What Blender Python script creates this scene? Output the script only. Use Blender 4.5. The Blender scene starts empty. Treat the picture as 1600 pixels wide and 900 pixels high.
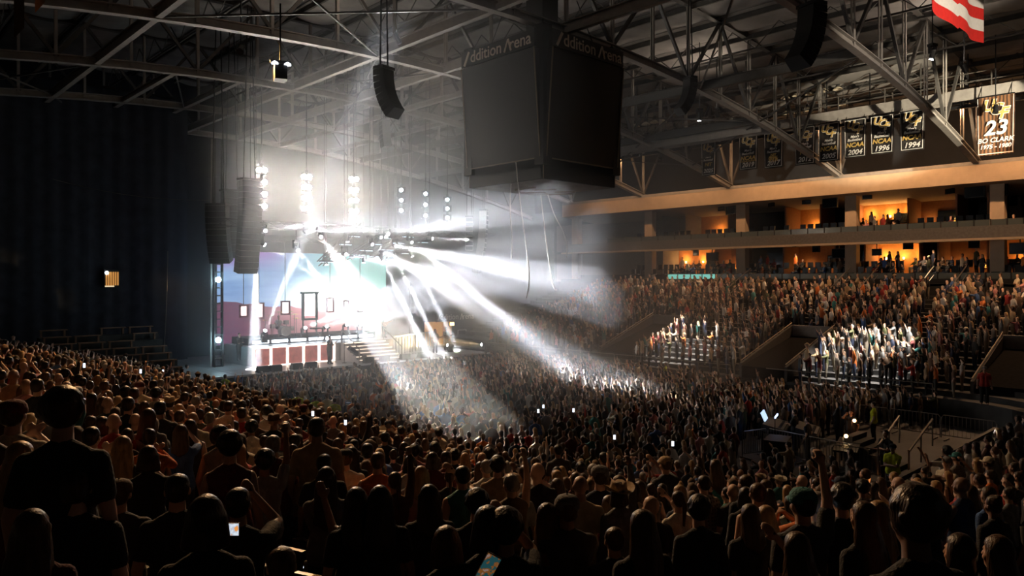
import bpy, bmesh, math, random
import numpy as np
from mathutils import Vector, Matrix, noise
random.seed(7); rng = np.random.default_rng(11)
PI = math.pi
scene = bpy.context.scene
COL = scene.collection
# ---------------------------------------------------------------- camera
F = 1150.0; YAW = math.radians(43.5); HOR = 436.0; CAMZ = 7.1
FWD = Vector((math.sin(YAW), math.cos(YAW), 0)); RGT = Vector((math.cos(YAW), -math.sin(YAW), 0))
cam_d = bpy.data.cameras.new('camera'); cam = bpy.data.objects.new('camera', cam_d); COL.objects.link(cam)
cam.location = (0, 0, CAMZ); cam.rotation_euler = (PI/2, 0, -YAW)
cam_d.sensor_width = 36; cam_d.lens = F/1600*36; cam_d.shift_y = -(450-HOR)/1600; cam_d.clip_end = 300; cam_d.clip_start = 0.05
scene.camera = cam
# ---------------------------------------------------------------- world and exposure
world = bpy.data.worlds.new('world'); scene.world = world; world.use_nodes = True
world.node_tree.nodes['Background'].inputs[0].default_value = (0.02, 0.025, 0.04, 1)
world.node_tree.nodes['Background'].inputs[1].default_value = 0.02
scene.view_settings.view_transform = 'Standard'; scene.view_settings.look = 'None'
scene.view_settings.exposure = 0.0; scene.view_settings.gamma = 1; scene.view_settings.use_curve_mapping = False
cy = scene.cycles
cy.max_bounces = 4; cy.diffuse_bounces = 2; cy.glossy_bounces = 1; cy.transmission_bounces = 2; cy.transparent_max_bounces = 6
cy.volume_bounces = 0; cy.sample_clamp_indirect = 2.0; cy.sample_clamp_direct = 0; cy.use_light_tree = True
cy.caustics_reflective = False; cy.caustics_refractive = False

PW_BEAM, PW_BLIND, PW_HOUSE, HAZE = 330000, 1400, 40000, .018
PW_UP_FILL = 850
PW_FASCIA_FILL, PW_SIDE_FILL, PW_FAR_FILL = 620, 9500, 5000
# ---------------------------------------------------------------- pixel -> world helpers
def wpt(px, py, d):
    p = FWD*d + RGT*((px-800)/F*d); return Vector((p.x, p.y, CAMZ-(py-HOR)/F*d))
def ang(px): return YAW + math.atan((px-800)/F)
def Y_on_X(px, X): return X/math.tan(ang(px))
def X_on_Y(px, Y): return Y*math.tan(ang(px))
def dep(x, y): return x*FWD.x + y*FWD.y
def on_X(px, py, X):
    Y = Y_on_X(px, X); return Vector((X, Y, CAMZ-(py-HOR)/F*dep(X, Y)))
def on_Y(px, py, Y):
    X = X_on_Y(px, Y); return Vector((X, Y, CAMZ-(py-HOR)/F*dep(X, Y)))
def on_Z(px, py, z): return wpt(px, py, (CAMZ-z)*F/(py-HOR))
def proj(x, y, z):
    d = dep(x, y); r = x*RGT.x + y*RGT.y
    return 800+F*r/d, HOR+(CAMZ-z)*F/d, d

# ---------------------------------------------------------------- materials
MATS = {}
def mat(name, col=(.5,.5,.5), rough=.6, metal=0, emit=0, ecol=None, var=0.15, scale=6, bump=0.0, bscale=40, spec=.5, coat=0):
    if name in MATS: return MATS[name]
    m = bpy.data.materials.new(name); m.use_nodes = True; nt = m.node_tree; b = nt.nodes['Principled BSDF']
    b.inputs['Roughness'].default_value = rough; b.inputs['Metallic'].default_value = metal
    b.inputs['Specular IOR Level'].default_value = spec
    c = (*col, 1)
    if var > 0:
        tc = nt.nodes.new('ShaderNodeTexCoord'); n = nt.nodes.new('ShaderNodeTexNoise'); n.inputs['Scale'].default_value = scale
        n.inputs['Detail'].default_value = 3
        r = nt.nodes.new('ShaderNodeValToRGB')
        r.color_ramp.elements[0].position = .3; r.color_ramp.elements[1].position = .7
        r.color_ramp.elements[0].color = tuple(x*(1-var) for x in col)+(1,)
        r.color_ramp.elements[1].color = tuple(min(1, x*(1+var)) for x in col)+(1,)
        nt.links.new(tc.outputs['Object'], n.inputs['Vector']); nt.links.new(n.outputs['Fac'], r.inputs[0]); nt.links.new(r.outputs[0], b.inputs['Base Color'])
        if bump > 0:
            n2 = nt.nodes.new('ShaderNodeTexNoise'); n2.inputs['Scale'].default_value = bscale
            bp = nt.nodes.new('ShaderNodeBump'); bp.inputs['Strength'].default_value = bump; bp.inputs['Distance'].default_value = .02
            nt.links.new(tc.outputs['Object'], n2.inputs['Vector']); nt.links.new(n2.outputs['Fac'], bp.inputs['Height']); nt.links.new(bp.outputs[0], b.inputs['Normal'])
    else: b.inputs['Base Color'].default_value = c
    if emit:
        b.inputs['Emission Color'].default_value = (*(ecol or col), 1); b.inputs['Emission Strength'].default_value = emit
    MATS[name] = m; return m

# ---------------------------------------------------------------- mesh helpers
class MB:
    def __init__(s): s.v = []; s.f = []; s.m = []
    def add(s, vs, fs, mi=0):
        o = len(s.v); s.v += [tuple(v) for v in vs]; s.f += [tuple(i+o for i in f) for f in fs]; s.m += [mi]*len(fs); return s
    def box(s, lo, hi, mi=0):
        x0,y0,z0 = lo; x1,y1,z1 = hi
        return s.add([(x0,y0,z0),(x1,y0,z0),(x1,y1,z0),(x0,y1,z0),(x0,y0,z1),(x1,y0,z1),(x1,y1,z1),(x0,y1,z1)],
              [(0,3,2,1),(4,5,6,7),(0,1,5,4),(1,2,6,5),(2,3,7,6),(3,0,4,7)], mi)
    def bar(s, a, b, w, h=None, mi=0, up=None):
        a = Vector(a); b = Vector(b); h = h or w; d = (b-a).normalized()
        u = Vector(up) if up else (Vector((0,0,1)) if abs(d.z) < .95 else Vector((1,0,0)))
        r = d.cross(u).normalized(); u = r.cross(d)
        vs = [p + r*i*w/2 + u*j*h/2 for p in (a, b) for i, j in ((-1,-1),(1,-1),(1,1),(-1,1))]
        return s.add(vs, [(0,1,2,3),(7,6,5,4),(0,4,5,1),(1,5,6,2),(2,6,7,3),(3,7,4,0)], mi)
    def tube(s, pts, r, n=6, mi=0, caps=True):
        pts = [Vector(p) for p in pts]; k = len(pts); rs = r if isinstance(r, (list, tuple)) else [r]*k; vs = []
        for i, p in enumerate(pts):
            d = (pts[min(i+1,k-1)]-pts[max(i-1,0)]).normalized()
            u = Vector((0,0,1)) if abs(d.z) < .9 else Vector((1,0,0))
            a = d.cross(u).normalized(); b = a.cross(d)
            vs += [p + (a*math.cos(2*PI*j/n)+b*math.sin(2*PI*j/n))*rs[i] for j in range(n)]
        fs = [(i*n+j, i*n+(j+1)%n, (i+1)*n+(j+1)%n, (i+1)*n+j) for i in range(k-1) for j in range(n)]
        if caps: fs += [tuple(range(n-1,-1,-1)), tuple((k-1)*n+j for j in range(n))]
        return s.add(vs, fs, mi)
    def lathe(s, prof, c=(0,0,0), n=16, mi=0, axis='z'):
        vs = []
        for r, z in prof:
            for j in range(n):
                x, y = r*math.cos(2*PI*j/n), r*math.sin(2*PI*j/n)
                p = (x,y,z) if axis == 'z' else ((x,z,y) if axis == 'y' else (z,x,y))
                vs.append((p[0]+c[0], p[1]+c[1], p[2]+c[2]))
        k = len(prof)
        fs = [(i*n+j, i*n+(j+1)%n, (i+1)*n+(j+1)%n, (i+1)*n+j) for i in range(k-1) for j in range(n)]
        fs += [tuple(range(n-1,-1,-1)), tuple((k-1)*n+j for j in range(n))]
        return s.add(vs, fs, mi)
    def ell(s, c, r, n=12, k=8, mi=0):
        vs = [(c[0], c[1], c[2]-r[2])]
        for i in range(1, k):
            t = -PI/2+PI*i/k
            vs += [(c[0]+r[0]*math.cos(t)*math.cos(2*PI*j/n), c[1]+r[1]*math.cos(t)*math.sin(2*PI*j/n), c[2]+r[2]*math.sin(t)) for j in range(n)]
        vs.append((c[0], c[1], c[2]+r[2])); L = len(vs)-1
        fs = [(0, 1+(j+1)%n, 1+j) for j in range(n)]
        fs += [(1+i*n+j, 1+i*n+(j+1)%n, 1+(i+1)*n+(j+1)%n, 1+(i+1)*n+j) for i in range(k-2) for j in range(n)]
        fs += [(L, 1+(k-2)*n+j, 1+(k-2)*n+(j+1)%n) for j in range(n)]
        return s.add(vs, fs, mi)
    def cap(s, a, ra, b, rb, n=10, mi=0):
        a = Vector(a); b = Vector(b); s.ell(a, (ra,)*3, n, 6, mi); s.ell(b, (rb,)*3, n, 6, mi)
        if (b-a).length > 1e-4: s.tube([a, b], [ra, rb], n, mi)
        return s
    def mesh(s, name, mats=(), smooth=False):
        me = bpy.data.meshes.new(name); me.from_pydata(s.v, [], s.f)
        for m in (mats if isinstance(mats, (list, tuple)) else [mats]): me.materials.append(m)
        if any(s.m): me.polygons.foreach_set('material_index', s.m)
        if smooth: me.polygons.foreach_set('use_smooth', [True]*len(me.polygons))
        me.update(); return me
def link(o, parent=None):
    COL.objects.link(o)
    if parent: o.parent = parent
    return o
def obj(name, mb, m=None, parent=None, smooth=False, loc=None, rz=0):
    me = mb if isinstance(mb, bpy.types.Mesh) else mb.mesh(name, m, smooth)
    o = link(bpy.data.objects.new(name, me), parent)
    if loc is not None: o.location = loc
    if rz: o.rotation_euler = (0,0,rz)
    return o
def tag(o, label=None, cat=None, group=None, kind=None):
    if label: o['label'] = label
    if cat: o['category'] = cat
    if group: o['group'] = group
    if kind: o['kind'] = kind
    return o
def thing(name, label, cat, loc=(0,0,0), rz=0, group=None):
    o = link(bpy.data.objects.new(name, None)); o.location = loc; o.rotation_euler = (0,0,rz); o.empty_display_size = .2
    return tag(o, label, cat, group)
def struct(name, mb, m, label=None, smooth=False): return tag(obj(name, mb, m, None, smooth), label, kind='structure')
def copy_tree(o, parent=None, seen=None):
    c = o.copy(); COL.objects.link(c); c.parent = parent
    if parent: c.matrix_parent_inverse = o.matrix_parent_inverse
    for ch in KIDS.get(o, [x for x in o.children]): copy_tree(ch, c)
    return c
KIDS = {}
TS = bpy.data.scenes.new('workbench')          # small side scene: evaluating one mesh there does not evaluate the hall
_txt = {}
def text_part(body, parent, m, loc, rot, size, ext=.01, shear=0, offset=0, align='CENTER', name='lettering', xs=1):
    """lettering as a real mesh (built once per word and size)"""
    key = (body, round(size,3), ext, shear, round(offset,4), m.name)
    if key not in _txt:
        cu = bpy.data.curves.new(name, 'FONT'); cu.body = body; cu.size = size; cu.extrude = ext; cu.shear = shear; cu.offset = offset
        cu.align_x = align; cu.align_y = 'CENTER'; cu.resolution_u = 3; cu.materials.append(m)
        t = bpy.data.objects.new(name, cu); TS.collection.objects.link(t); vl = TS.view_layers[0]; vl.update()
        _txt[key] = bpy.data.meshes.new_from_object(t.evaluated_get(vl.depsgraph)); bpy.data.objects.remove(t)
    o = link(bpy.data.objects.new(name, _txt[key]), parent); o.location = loc; o.rotation_euler = rot; o.scale = (xs, 1, 1); return o
def lamp(kind, name, loc, power, col=(1,1,1), target=None, angle=None, blend=.2, size=None, parent=None, radius=.05, sy=None, spread=None):
    l = bpy.data.lights.new(name, kind); l.energy = power; l.color = col
    if kind == 'SPOT': l.spot_size = math.radians(angle); l.spot_blend = blend
    if kind in ('SPOT', 'POINT'): l.shadow_soft_size = radius
    if kind == 'AREA':
        l.size = size; l.shape = 'RECTANGLE' if sy else 'SQUARE'
        if sy: l.size_y = sy
        if spread: l.spread = spread
    o = link(bpy.data.objects.new(name, l), parent); o.location = loc
    if target is not None:
        o.rotation_euler = (Vector(target)-Vector(loc)).to_track_quat('-Z', 'Y').to_euler()
    return o

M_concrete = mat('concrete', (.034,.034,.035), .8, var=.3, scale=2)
M_dark = mat('black_paint', (.012,.012,.014), .7, var=.2)
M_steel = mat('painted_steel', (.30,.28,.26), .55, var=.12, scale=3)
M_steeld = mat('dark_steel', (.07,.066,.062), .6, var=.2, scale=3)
M_truss = mat('black_truss', (.03,.03,.032), .45, metal=.2, var=.1)
M_black = mat('matt_black', (.006,.006,.007), .55, var=.1)
M_curtain = mat('black_velvet', (.026,.032,.046), .95, var=.3, scale=1.5)
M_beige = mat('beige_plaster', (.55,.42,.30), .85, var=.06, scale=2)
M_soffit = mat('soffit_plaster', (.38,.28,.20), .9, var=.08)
M_insul = mat('insulation_blanket', (.26,.25,.24), .75, var=.2, scale=.8, bump=.4, bscale=3)
M_seat = mat('seat_plastic', (.012,.012,.014), .35, var=.1)
M_rail = mat('rail_steel', (.22,.20,.18), .35, metal=.6, var=.1)
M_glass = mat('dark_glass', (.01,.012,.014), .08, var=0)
M_white = mat('white_paint', (.75,.74,.72), .6, var=.05)
M_gold = mat('gold_print', (.62,.42,.12), .6, var=.05)
M_print = mat('white_print', (.8,.78,.74), .7, var=0)
# ---------------------------------------------------------------- people: bodies grown from tapered limbs, fused into one surface
def fuse(mb, voxel, tris=None, smooth=2):
    me = mb.mesh('tmp'); o = bpy.data.objects.new('tmp', me); TS.collection.objects.link(o); vl = TS.view_layers[0]
    def ev(): vl.update(); dg = vl.depsgraph; dg.update(); return o.evaluated_get(dg)
    r = o.modifiers.new('r', 'REMESH'); r.mode = 'VOXEL'; r.voxel_size = voxel
    if smooth:
        s = o.modifiers.new('s', 'SMOOTH'); s.factor = .5; s.iterations = smooth
    if tris:
        n = len(ev().data.polygons)*2; d = o.modifiers.new('d', 'DECIMATE'); d.ratio = min(1, tris/max(n, 1))
    out = bpy.data.meshes.new_from_object(ev()); bpy.data.objects.remove(o); bpy.data.meshes.remove(me)
    out.materials.clear(); out.polygons.foreach_set('use_smooth', [True]*len(out.polygons)); return out
def ik(sh, hand, hint, l1=.29, l2=.27):
    sh = Vector(sh); hand = Vector(hand); d = hand-sh; L = min(d.length, l1+l2-.005); hand = sh+d.normalized()*L
    a = (l1*l1-l2*l2+L*L)/(2*L); h = math.sqrt(max(l1*l1-a*a, 0)); n = d.normalized(); hv = Vector(hint); hv = (hv-n*hv.dot(n)).normalized()
    return sh+n*a+hv*h, hand
# (right hand, elbow hint, left hand, elbow hint), metres, the figure faces +Y
POSES = {
 'down':    ((.27,.06,.86),(.3,-1,0),(-.27,.06,.86),(-.3,-1,0)),
 'folded':  ((-.06,.24,1.16),(.8,0,-1),(.08,.26,1.13),(-.8,0,-1)),
 'raised':  ((.36,.14,1.93),(1,0,-.3),(-.36,.14,1.93),(-1,0,-.3)),
 'fist':    ((.27,.16,1.97),(1,.2,0),(-.26,.08,.87),(-.3,-1,0)),
 'clap':    ((.04,.36,1.42),(1,0,-1),(-.04,.36,1.42),(-1,0,-1)),
 'phone':   ((.06,.36,1.62),(1,0,-1),(-.27,.08,.88),(-.3,-1,0)),
 'point':   ((.27,.06,.88),(.3,-1,0),(-.50,.28,1.62),(-.2,0,-1)),
 'cheer':   ((.20,.10,1.97),(1,0,0),(-.20,.12,1.97),(-1,0,0)),
 'guitar':  ((.12,.22,1.02),(1,-.3,0),(-.42,.26,1.22),(-.3,0,-1)),
 'sing':    ((.10,.20,1.50),(1,0,-1),(-.45,.15,1.35),(0,-.3,-1)),
 'seated':  ((.16,.34,.80),(1,0,-.5),(-.16,.34,.80),(-1,0,-.5)),
 'walk':    ((.26,.22,.95),(.3,-1,0),(-.27,-.10,.90),(-.3,-1,0)),
}
SHZ = 1.44
def limbs(pose):
    rh, rhint, lh, lhint = POSES[pose]; off = 0
    P = []                                     # (kind, a, ra, b, rb)
    seat = pose == 'seated'
    for sx, hd, ht in ((1, rh, rhint), (-1, lh, lhint)):
        sh = Vector((sx*.180, 0, SHZ-.055)); hd = Vector(hd)
        if seat: hd = hd + Vector((0,0,.35))
        el, hd = ik(sh, hd, ht)
        P.append(('ua', sh, .056, el, .041)); P.append(('fa', el, .040, hd, .027))
        d = (hd-el).normalized(); side = Vector((sx,0,0)); side = (side-d*side.dot(d)).normalized()
        if abs(d.x) > .85: side = Vector((0,1,0)); side = (side-d*side.dot(d)).normalized()
        nrm = d.cross(side).normalized(); curl = .45 if pose in ('phone','guitar','sing') else .15
        if pose == 'fist' and sx == 1: curl = 1.2
        P.append(('hand', hd, .026, hd+d*.055-side*.014, .022)); P.append(('hand', hd+d*.02, .024, hd+d*.065+side*.018, .02))
        fwd = Vector((0,1,0)); cv = nrm if nrm.dot(fwd) > 0 else -nrm
        for k, (o_, ln) in enumerate(((-.030,.066),(-.010,.078),(.011,.073),(.030,.056))):
            b0 = hd+d*.080-side*o_; d1 = (d+cv*curl).normalized(); d2 = (d+cv*curl*2.4).normalized()
            b1 = b0+d1*ln*.55; b2 = b1+d2*ln*.5
            P.append(('hand', b0-d*.025, .0105, b1, .0098)); P.append(('hand', b1, .0098, b2, .0085))
        t0 = hd+d*.02-side*.026; t1 = t0+(d*.6-side*.8).normalized()*.038; t2 = t1+(d+cv*curl-side*.15).normalized()*.030
        P.append(('hand', t0, .013, t1, .011)); P.append(('hand', t1, .011, t2, .009))
    P.append(('neck', (0,-.01,SHZ-.01), .064, (0,.005,SHZ+.13), .056))
    for sx in (-1, 1):
        P.append(('torso', (sx*.03,-.01,SHZ-.02), .066, (sx*.150,-.005,SHZ-.060), .058)); P.append(('torso', (sx*.01,-.015,SHZ+.035), .046, (sx*.105,-.01,SHZ-.015), .042))
        P.append(('torso', (sx*.075,.005,SHZ-.13), .108, (sx*.06,.0,SHZ-.30), .098))
        P.append(('torso', (sx*.06,0,SHZ-.30), .098, (sx*.075,-.005,.99), .112))
        if seat:
            P.append(('leg', (sx*.09,0,.93), .105, (sx*.13,.42,.95), .068)); P.append(('shin', (sx*.13,.42,.95), .062, (sx*.13,.40,.52), .042))
            P.append(('foot', (sx*.13,.38,.50), .040, (sx*.14,.54,.49), .036))
        else:
            fy = .22*sx if pose == 'walk' else 0; ky = .12*sx+.05 if pose == 'walk' else .015
            P.append(('leg', (sx*.085,-.005,.93), .103, (sx*.10,ky,.50), .064)); P.append(('shin', (sx*.10,ky,.50), .060, (sx*.11,fy-.02,.09), .042))
            P.append(('foot', (sx*.11,fy-.03,.045), .042, (sx*.13,fy+.13,.035), .036))
    return P
HC = Vector((0,.012,1.655))
def head_bits(mb, n=12):
    k = 10
    mb.ell(HC+Vector((0,-.010,.022)), (.076,.094,.098), n, k); mb.ell(HC+Vector((0,.028,-.045)), (.056,.062,.075), n, k)
    mb.cap(HC+Vector((0,.055,-.095)), .026, HC+Vector((0,.072,-.088)), .022)
    mb.cap(HC+Vector((0,.088,.005)), .010, HC+Vector((0,.105,-.028)), .014)            # nose
    mb.cap(HC+Vector((-.032,.080,.022)), .010, HC+Vector((.032,.080,.022)), .010)       # brow
    mb.cap(HC+Vector((-.018,.083,-.060)), .009, HC+Vector((.018,.083,-.060)), .009)     # lips
    for sx in (-1, 1): mb.ell(HC+Vector((sx*.079,-.004,-.012)), (.012,.020,.034), 8, 6)  # ears
    for sx in (-1, 1): mb.ell(HC+Vector((sx*.050,.045,-.030)), (.022,.028,.028), 8, 6)   # cheeks
def body_mesh(pose, voxel, tris):
    mb = MB()
    for k, a, ra, b, rb in limbs(pose): mb.cap(a, ra, b, rb)
    head_bits(mb); return fuse(mb, voxel, tris)
def shirt_mesh(pose, style, voxel, tris):
    mb = MB(); g = .014
    for k, a, ra, b, rb in limbs(pose):
        a = Vector(a); b = Vector(b)
        if k == 'torso': mb.cap(a, ra+g, b, rb+g)
        elif k == 'ua' and style != 'tank': mb.cap(a, ra+g, a.lerp(b, 1 if style == 'long' else .62), (rb if style == 'long' else ra*.9)+g)
        elif k == 'fa' and style == 'long': mb.cap(a, ra+g, b, rb+.012)
    for sx in (-1, 1): mb.cap((sx*.075,0,.99), .133, (sx*.075,-.008,.91 if pose != 'seated' else .96), .142)
    if style == 'long': mb.cap((0,-.045,SHZ+.05), .055, (0,-.06,SHZ+.0), .06)
    return fuse(mb, voxel, tris)
def pants_mesh(pose, voxel, tris, shorts=False):
    mb = MB(); g = .014
    for k, a, ra, b, rb in limbs(pose):
        if k == 'leg': mb.cap(a, ra+g, b, rb+g+.006)
        elif k == 'shin' and not shorts: mb.cap(a, ra+g+.006, b, rb+g+.012)
    for sx in (-1, 1): mb.cap((sx*.06,0,.97), .115, (sx*.07,-.01,.92), .115)
    return fuse(mb, voxel, tris)
def strands(me, amp, k=26):
    for v in me.vertices:
        a = math.atan2(v.co.x, -(v.co.y-HC.y)); n = Vector((v.co.x, v.co.y-HC.y, 0)).normalized()
        v.co += n*amp*(math.sin(a*k+3*math.sin(v.co.z*9)+v.co.z*6)+noise.noise(v.co*16)*1.4)
def hair_mesh(style, voxel=.011, tris=700):
    mb = MB(); c = HC
    def skull(g=0): mb.ell(c+Vector((0,-.022,.036)), (.087+g,.098+g,.098+g), 14, 10)
    amp = .003
    if style == 'short':
        skull(); mb.ell(c+Vector((0,-.05,-.02)), (.076,.060,.060), 12, 8)
    elif style == 'curly':
        skull(.022); amp = .002
        for i in range(46):
            t = random.uniform(0, 2*PI); ph = random.uniform(-.1, 1.4)
            mb.ell(c+Vector((math.cos(t)*math.cos(ph)*.10, -.03+math.sin(t)*math.cos(ph)*.10, .03+math.sin(ph)*.10)), (.028,)*3, 6, 5)
    elif style in ('long', 'longer', 'wavy', 'blond_wave'):
        skull(.006); z1 = {'long': 1.36, 'longer': 1.20, 'wavy': 1.30, 'blond_wave': 1.26}[style]; amp = .005
        w = .018 if style in ('wavy','blond_wave') else 0
        for i in range(-3, 4):
            x = i*.028; mb.cap(c+Vector((x*.8,-.055+abs(i)*.010,.02)), .045, (x*1.05,-.105+abs(i)*.012,1.50), .034+w*.3)
            mb.cap((x*1.05,-.105+abs(i)*.012,1.50), .034+w*.4, (x*1.2+w*math.sin(i*2),-.125+abs(i)*.008,z1+.02*abs(i)+.01*math.sin(i*3)), .026+w)
        for sx in (-1,1): mb.cap(c+Vector((sx*.07,-.01,.02)), .030, (sx*.095,-.03,1.46), .032+w*.4)
    elif style == 'bob':
        skull(.008)
        for i in range(-3, 4): mb.cap(c+Vector((i*.022,-.055+abs(i)*.010,.02)), .045, (i*.031,-.068+abs(i)*.016,1.545), .036)
        for sx in (-1,1): mb.cap(c+Vector((sx*.07,.0,.02)), .030, (sx*.092,.005,1.55), .030)
    elif style == 'bun':
        skull(); mb.ell(c+Vector((0,-.075,.105)), (.045,.045,.042), 10, 8); mb.ell(c+Vector((0,-.05,-.02)), (.074,.055,.060), 12, 8)
    elif style == 'ponytail':
        skull(); mb.ell(c+Vector((0,-.05,-.02)), (.074,.055,.055), 12, 8)
        mb.cap(c+Vector((0,-.115,.05)), .028, c+Vector((0,-.160,-.02)), .034); mb.cap(c+Vector((0,-.160,-.02)), .034, (0,-.135,1.38), .018)
    me = fuse(mb, voxel, tris, 1)
    # clear the face: pull what lies in front of the hairline back onto the skull
    for v in me.vertices:
        if v.co.y > c.y+.035 and v.co.z < c.z+.065: v.co.y = c.y+.035-(v.co.y-c.y-.035)*.4
    strands(me, amp); return me
def cap_mesh():
    mb = MB(); c = HC
    mb.lathe([(.099,0),(.101,.03),(.095,.065),(.075,.095),(.040,.110),(.010,.114)], (0,c.y-.012,c.z+.022), 18)
    n = 10; vs = []
    for i in range(n+1):
        t = -1+2*i/n; x = .078*t; y0 = c.y+.060+.025*(1-t*t); y1 = y0+.070*(1-t*t)+.004; z = c.z+.028+.010*(1-t*t)
        vs += [(x,y0,z),(x,y1,z-.012),(x,y1,z-.018),(x,y0,z-.008)]
    fs = [(4*i+j, 4*i+(j+1)%4, 4*i+4+(j+1)%4, 4*i+4+j) for i in range(n) for j in range(4)]
    mb.add(vs, fs); mb.ell((0,c.y-.012,c.z+.137), (.009,.009,.006), 8, 4); me = mb.mesh('cap', smooth=True); return me
def hat_mesh():
    mb = MB(); n = 28; vs = []; c = HC; prof = [(.100,.045),(.098,.08),(.090,.135),(.070,.150),(.03,.138),(.004,.134)]
    rims = [(.185,.052),(.15,.036),(.105,.040)]
    for r, z in rims+prof:
        for j in range(n):
            a = 2*PI*j/n; x = r*math.cos(a); y = r*math.sin(a)*1.12; lift = (abs(math.cos(a))**2)*max(0, r-.10)*.75
            dent = -.02*max(0, 1-abs(x)/.035) if z > .12 else 0
            vs.append((x, y+c.y-.012, c.z+z+lift+dent))
    k = len(rims+prof); fs = [(i*n+j, i*n+(j+1)%n, (i+1)*n+(j+1)%n, (i+1)*n+j) for i in range(k-1) for j in range(n)]+[tuple((k-1)*n+j for j in range(n))]
    mb.add(vs, fs); return mb.mesh('hat', smooth=True)
SKIN = [mat('skin_%d' % i, c, .5, var=.06, scale=20) for i, c in enumerate([(.55,.34,.25),(.48,.29,.20),(.62,.42,.32),(.22,.12,.08),(.35,.20,.13)])]
def hair_mat(name, col, rough=.38):
    m = mat(name, col, rough, var=.35, scale=30, bump=.35, bscale=70, spec=.35); nt = m.node_tree
    tc = next(n for n in nt.nodes if n.type == 'TEX_COORD'); mp = nt.nodes.new('ShaderNodeMapping'); mp.inputs['Scale'].default_value = (1,1,.10); nt.links.new(tc.outputs['Object'], mp.inputs[0])
    for n in nt.nodes:
        if n.type == 'TEX_NOISE': nt.links.new(mp.outputs[0], n.inputs['Vector'])
    return m
HAIRM = {'black': hair_mat('black_hair', (.008,.006,.005)), 'dark brown': hair_mat('dark_brown_hair', (.030,.016,.009)),
         'brown': hair_mat('brown_hair', (.075,.040,.020)), 'blond': hair_mat('blond_hair', (.36,.22,.10)), 'grey': hair_mat('grey_hair', (.25,.24,.23))}
CLOTH = {'black': (.010,.010,.011), 'charcoal': (.035,.035,.038), 'grey': (.16,.16,.165), 'white': (.62,.60,.57), 'navy': (.012,.020,.055),
         'blue': (.05,.12,.32), 'red': (.36,.030,.022), 'maroon': (.10,.012,.014), 'olive': (.07,.075,.03), 'tan': (.34,.24,.14),
         'pink': (.50,.22,.22), 'orange': (.60,.16,.03), 'teal': (.03,.17,.17), 'cream': (.55,.47,.34), 'yellow': (.55,.62,.02), 'brown': (.10,.055,.028), 'plaid': (.22,.18,.15)}
CLOTHM = {k: mat(k+'_cloth', v, .85, var=.18, scale=14, bump=.5, bscale=60) for k, v in CLOTH.items()}
def plaid():
    m = CLOTHM['plaid']; nt = m.node_tree; b = nt.nodes['Principled BSDF']
    tc = nt.nodes.new('ShaderNodeTexCoord'); outs = []
    for ax in ('X', 'Z'):
        w = nt.nodes.new('ShaderNodeTexWave'); w.bands_direction = ax; w.inputs['Scale'].default_value = 6; nt.links.new(tc.outputs['Object'], w.inputs[0]); outs.append(w)
    mx = nt.nodes.new('ShaderNodeMath'); mx.operation = 'ADD'; nt.links.new(outs[0].outputs['Fac'], mx.inputs[0]); nt.links.new(outs[1].outputs['Fac'], mx.inputs[1])
    r = nt.nodes.new('ShaderNodeValToRGB'); e = r.color_ramp.elements
    e[0].color = (.06,.055,.055,1); e[0].position = .3; e[1].position = 1.5/2; e[1].color = (.22,.19,.16,1)
    nt.links.new(mx.outputs[0], r.inputs[0]); nt.links.new(r.outputs[0], b.inputs['Base Color'])
plaid()
_pc = {}
def proto(kind, *a):
    key = (kind,)+a
    if key not in _pc:
        if kind == 'body': me = body_mesh(a[0], .0095, 5200)
        elif kind == 'shirt': me = shirt_mesh(a[0], a[1], .016, 1500)
        elif kind == 'pants': me = pants_mesh(a[0], .020, 500)
        elif kind == 'hair': me = hair_mesh(a[0])
        elif kind == 'shoes':
            mb = MB()
            for k, pa, ra, pb, rb in limbs(a[0]):
                if k == 'foot': mb.cap(pa, ra+.012, pb, rb+.012)
            me = fuse(mb, .02, 300)
        elif kind == 'cap': me = cap_mesh()
        elif kind == 'hat': me = hat_mesh()
        me.materials.clear(); me.materials.append(SKIN[0])
        if kind == 'body':
            me.materials.append(M_black); me.materials.append(CLOTHM['maroon'])
            for p in me.polygons:
                c = p.center
                for sx in (-1, 1):
                    if abs(c.x-sx*.031) < .012 and abs(c.z-HC.z-.004) < .008 and c.y > .06: p.material_index = 1
                if abs(c.x) < .024 and abs(c.z-HC.z+.060) < .007 and c.y > .07: p.material_index = 2
        _pc[key] = me
    return _pc[key]
def put(name, me, m, parent=None):
    o = bpy.data.objects.new(name, me); COL.objects.link(o)
    if parent: o.parent = parent
    o.material_slots[0].link = 'OBJECT'; o.material_slots[0].material = m; return o
def person(loc, face, pose, hair, hcol, top, style, legs, h=1.75, skin=0, label='', group=None, head='', headcol='black', wide=1.0, shoes=False):
    b = put('person', proto('body', pose), SKIN[skin]); s = h/1.77
    b.location = loc; b.rotation_euler = (0,0,face); b.scale = (s*wide, s*wide, s)
    tag(b, label, 'person', group)
    put('shirt', proto('shirt', pose, style), CLOTHM[top], b); put('trousers', proto('pants', pose), CLOTHM[legs], b)
    if shoes: put('shoes', proto('shoes', pose), CLOTHM['black'], b)
    if hair: put('hair', proto('hair', hair), HAIRM[hcol], b)
    if head == 'cap': put('cap', proto('cap'), CLOTHM[headcol], b)
    if head == 'hat': put('cowboy_hat', proto('hat'), CLOTHM[headcol], b)
    return b
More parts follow.
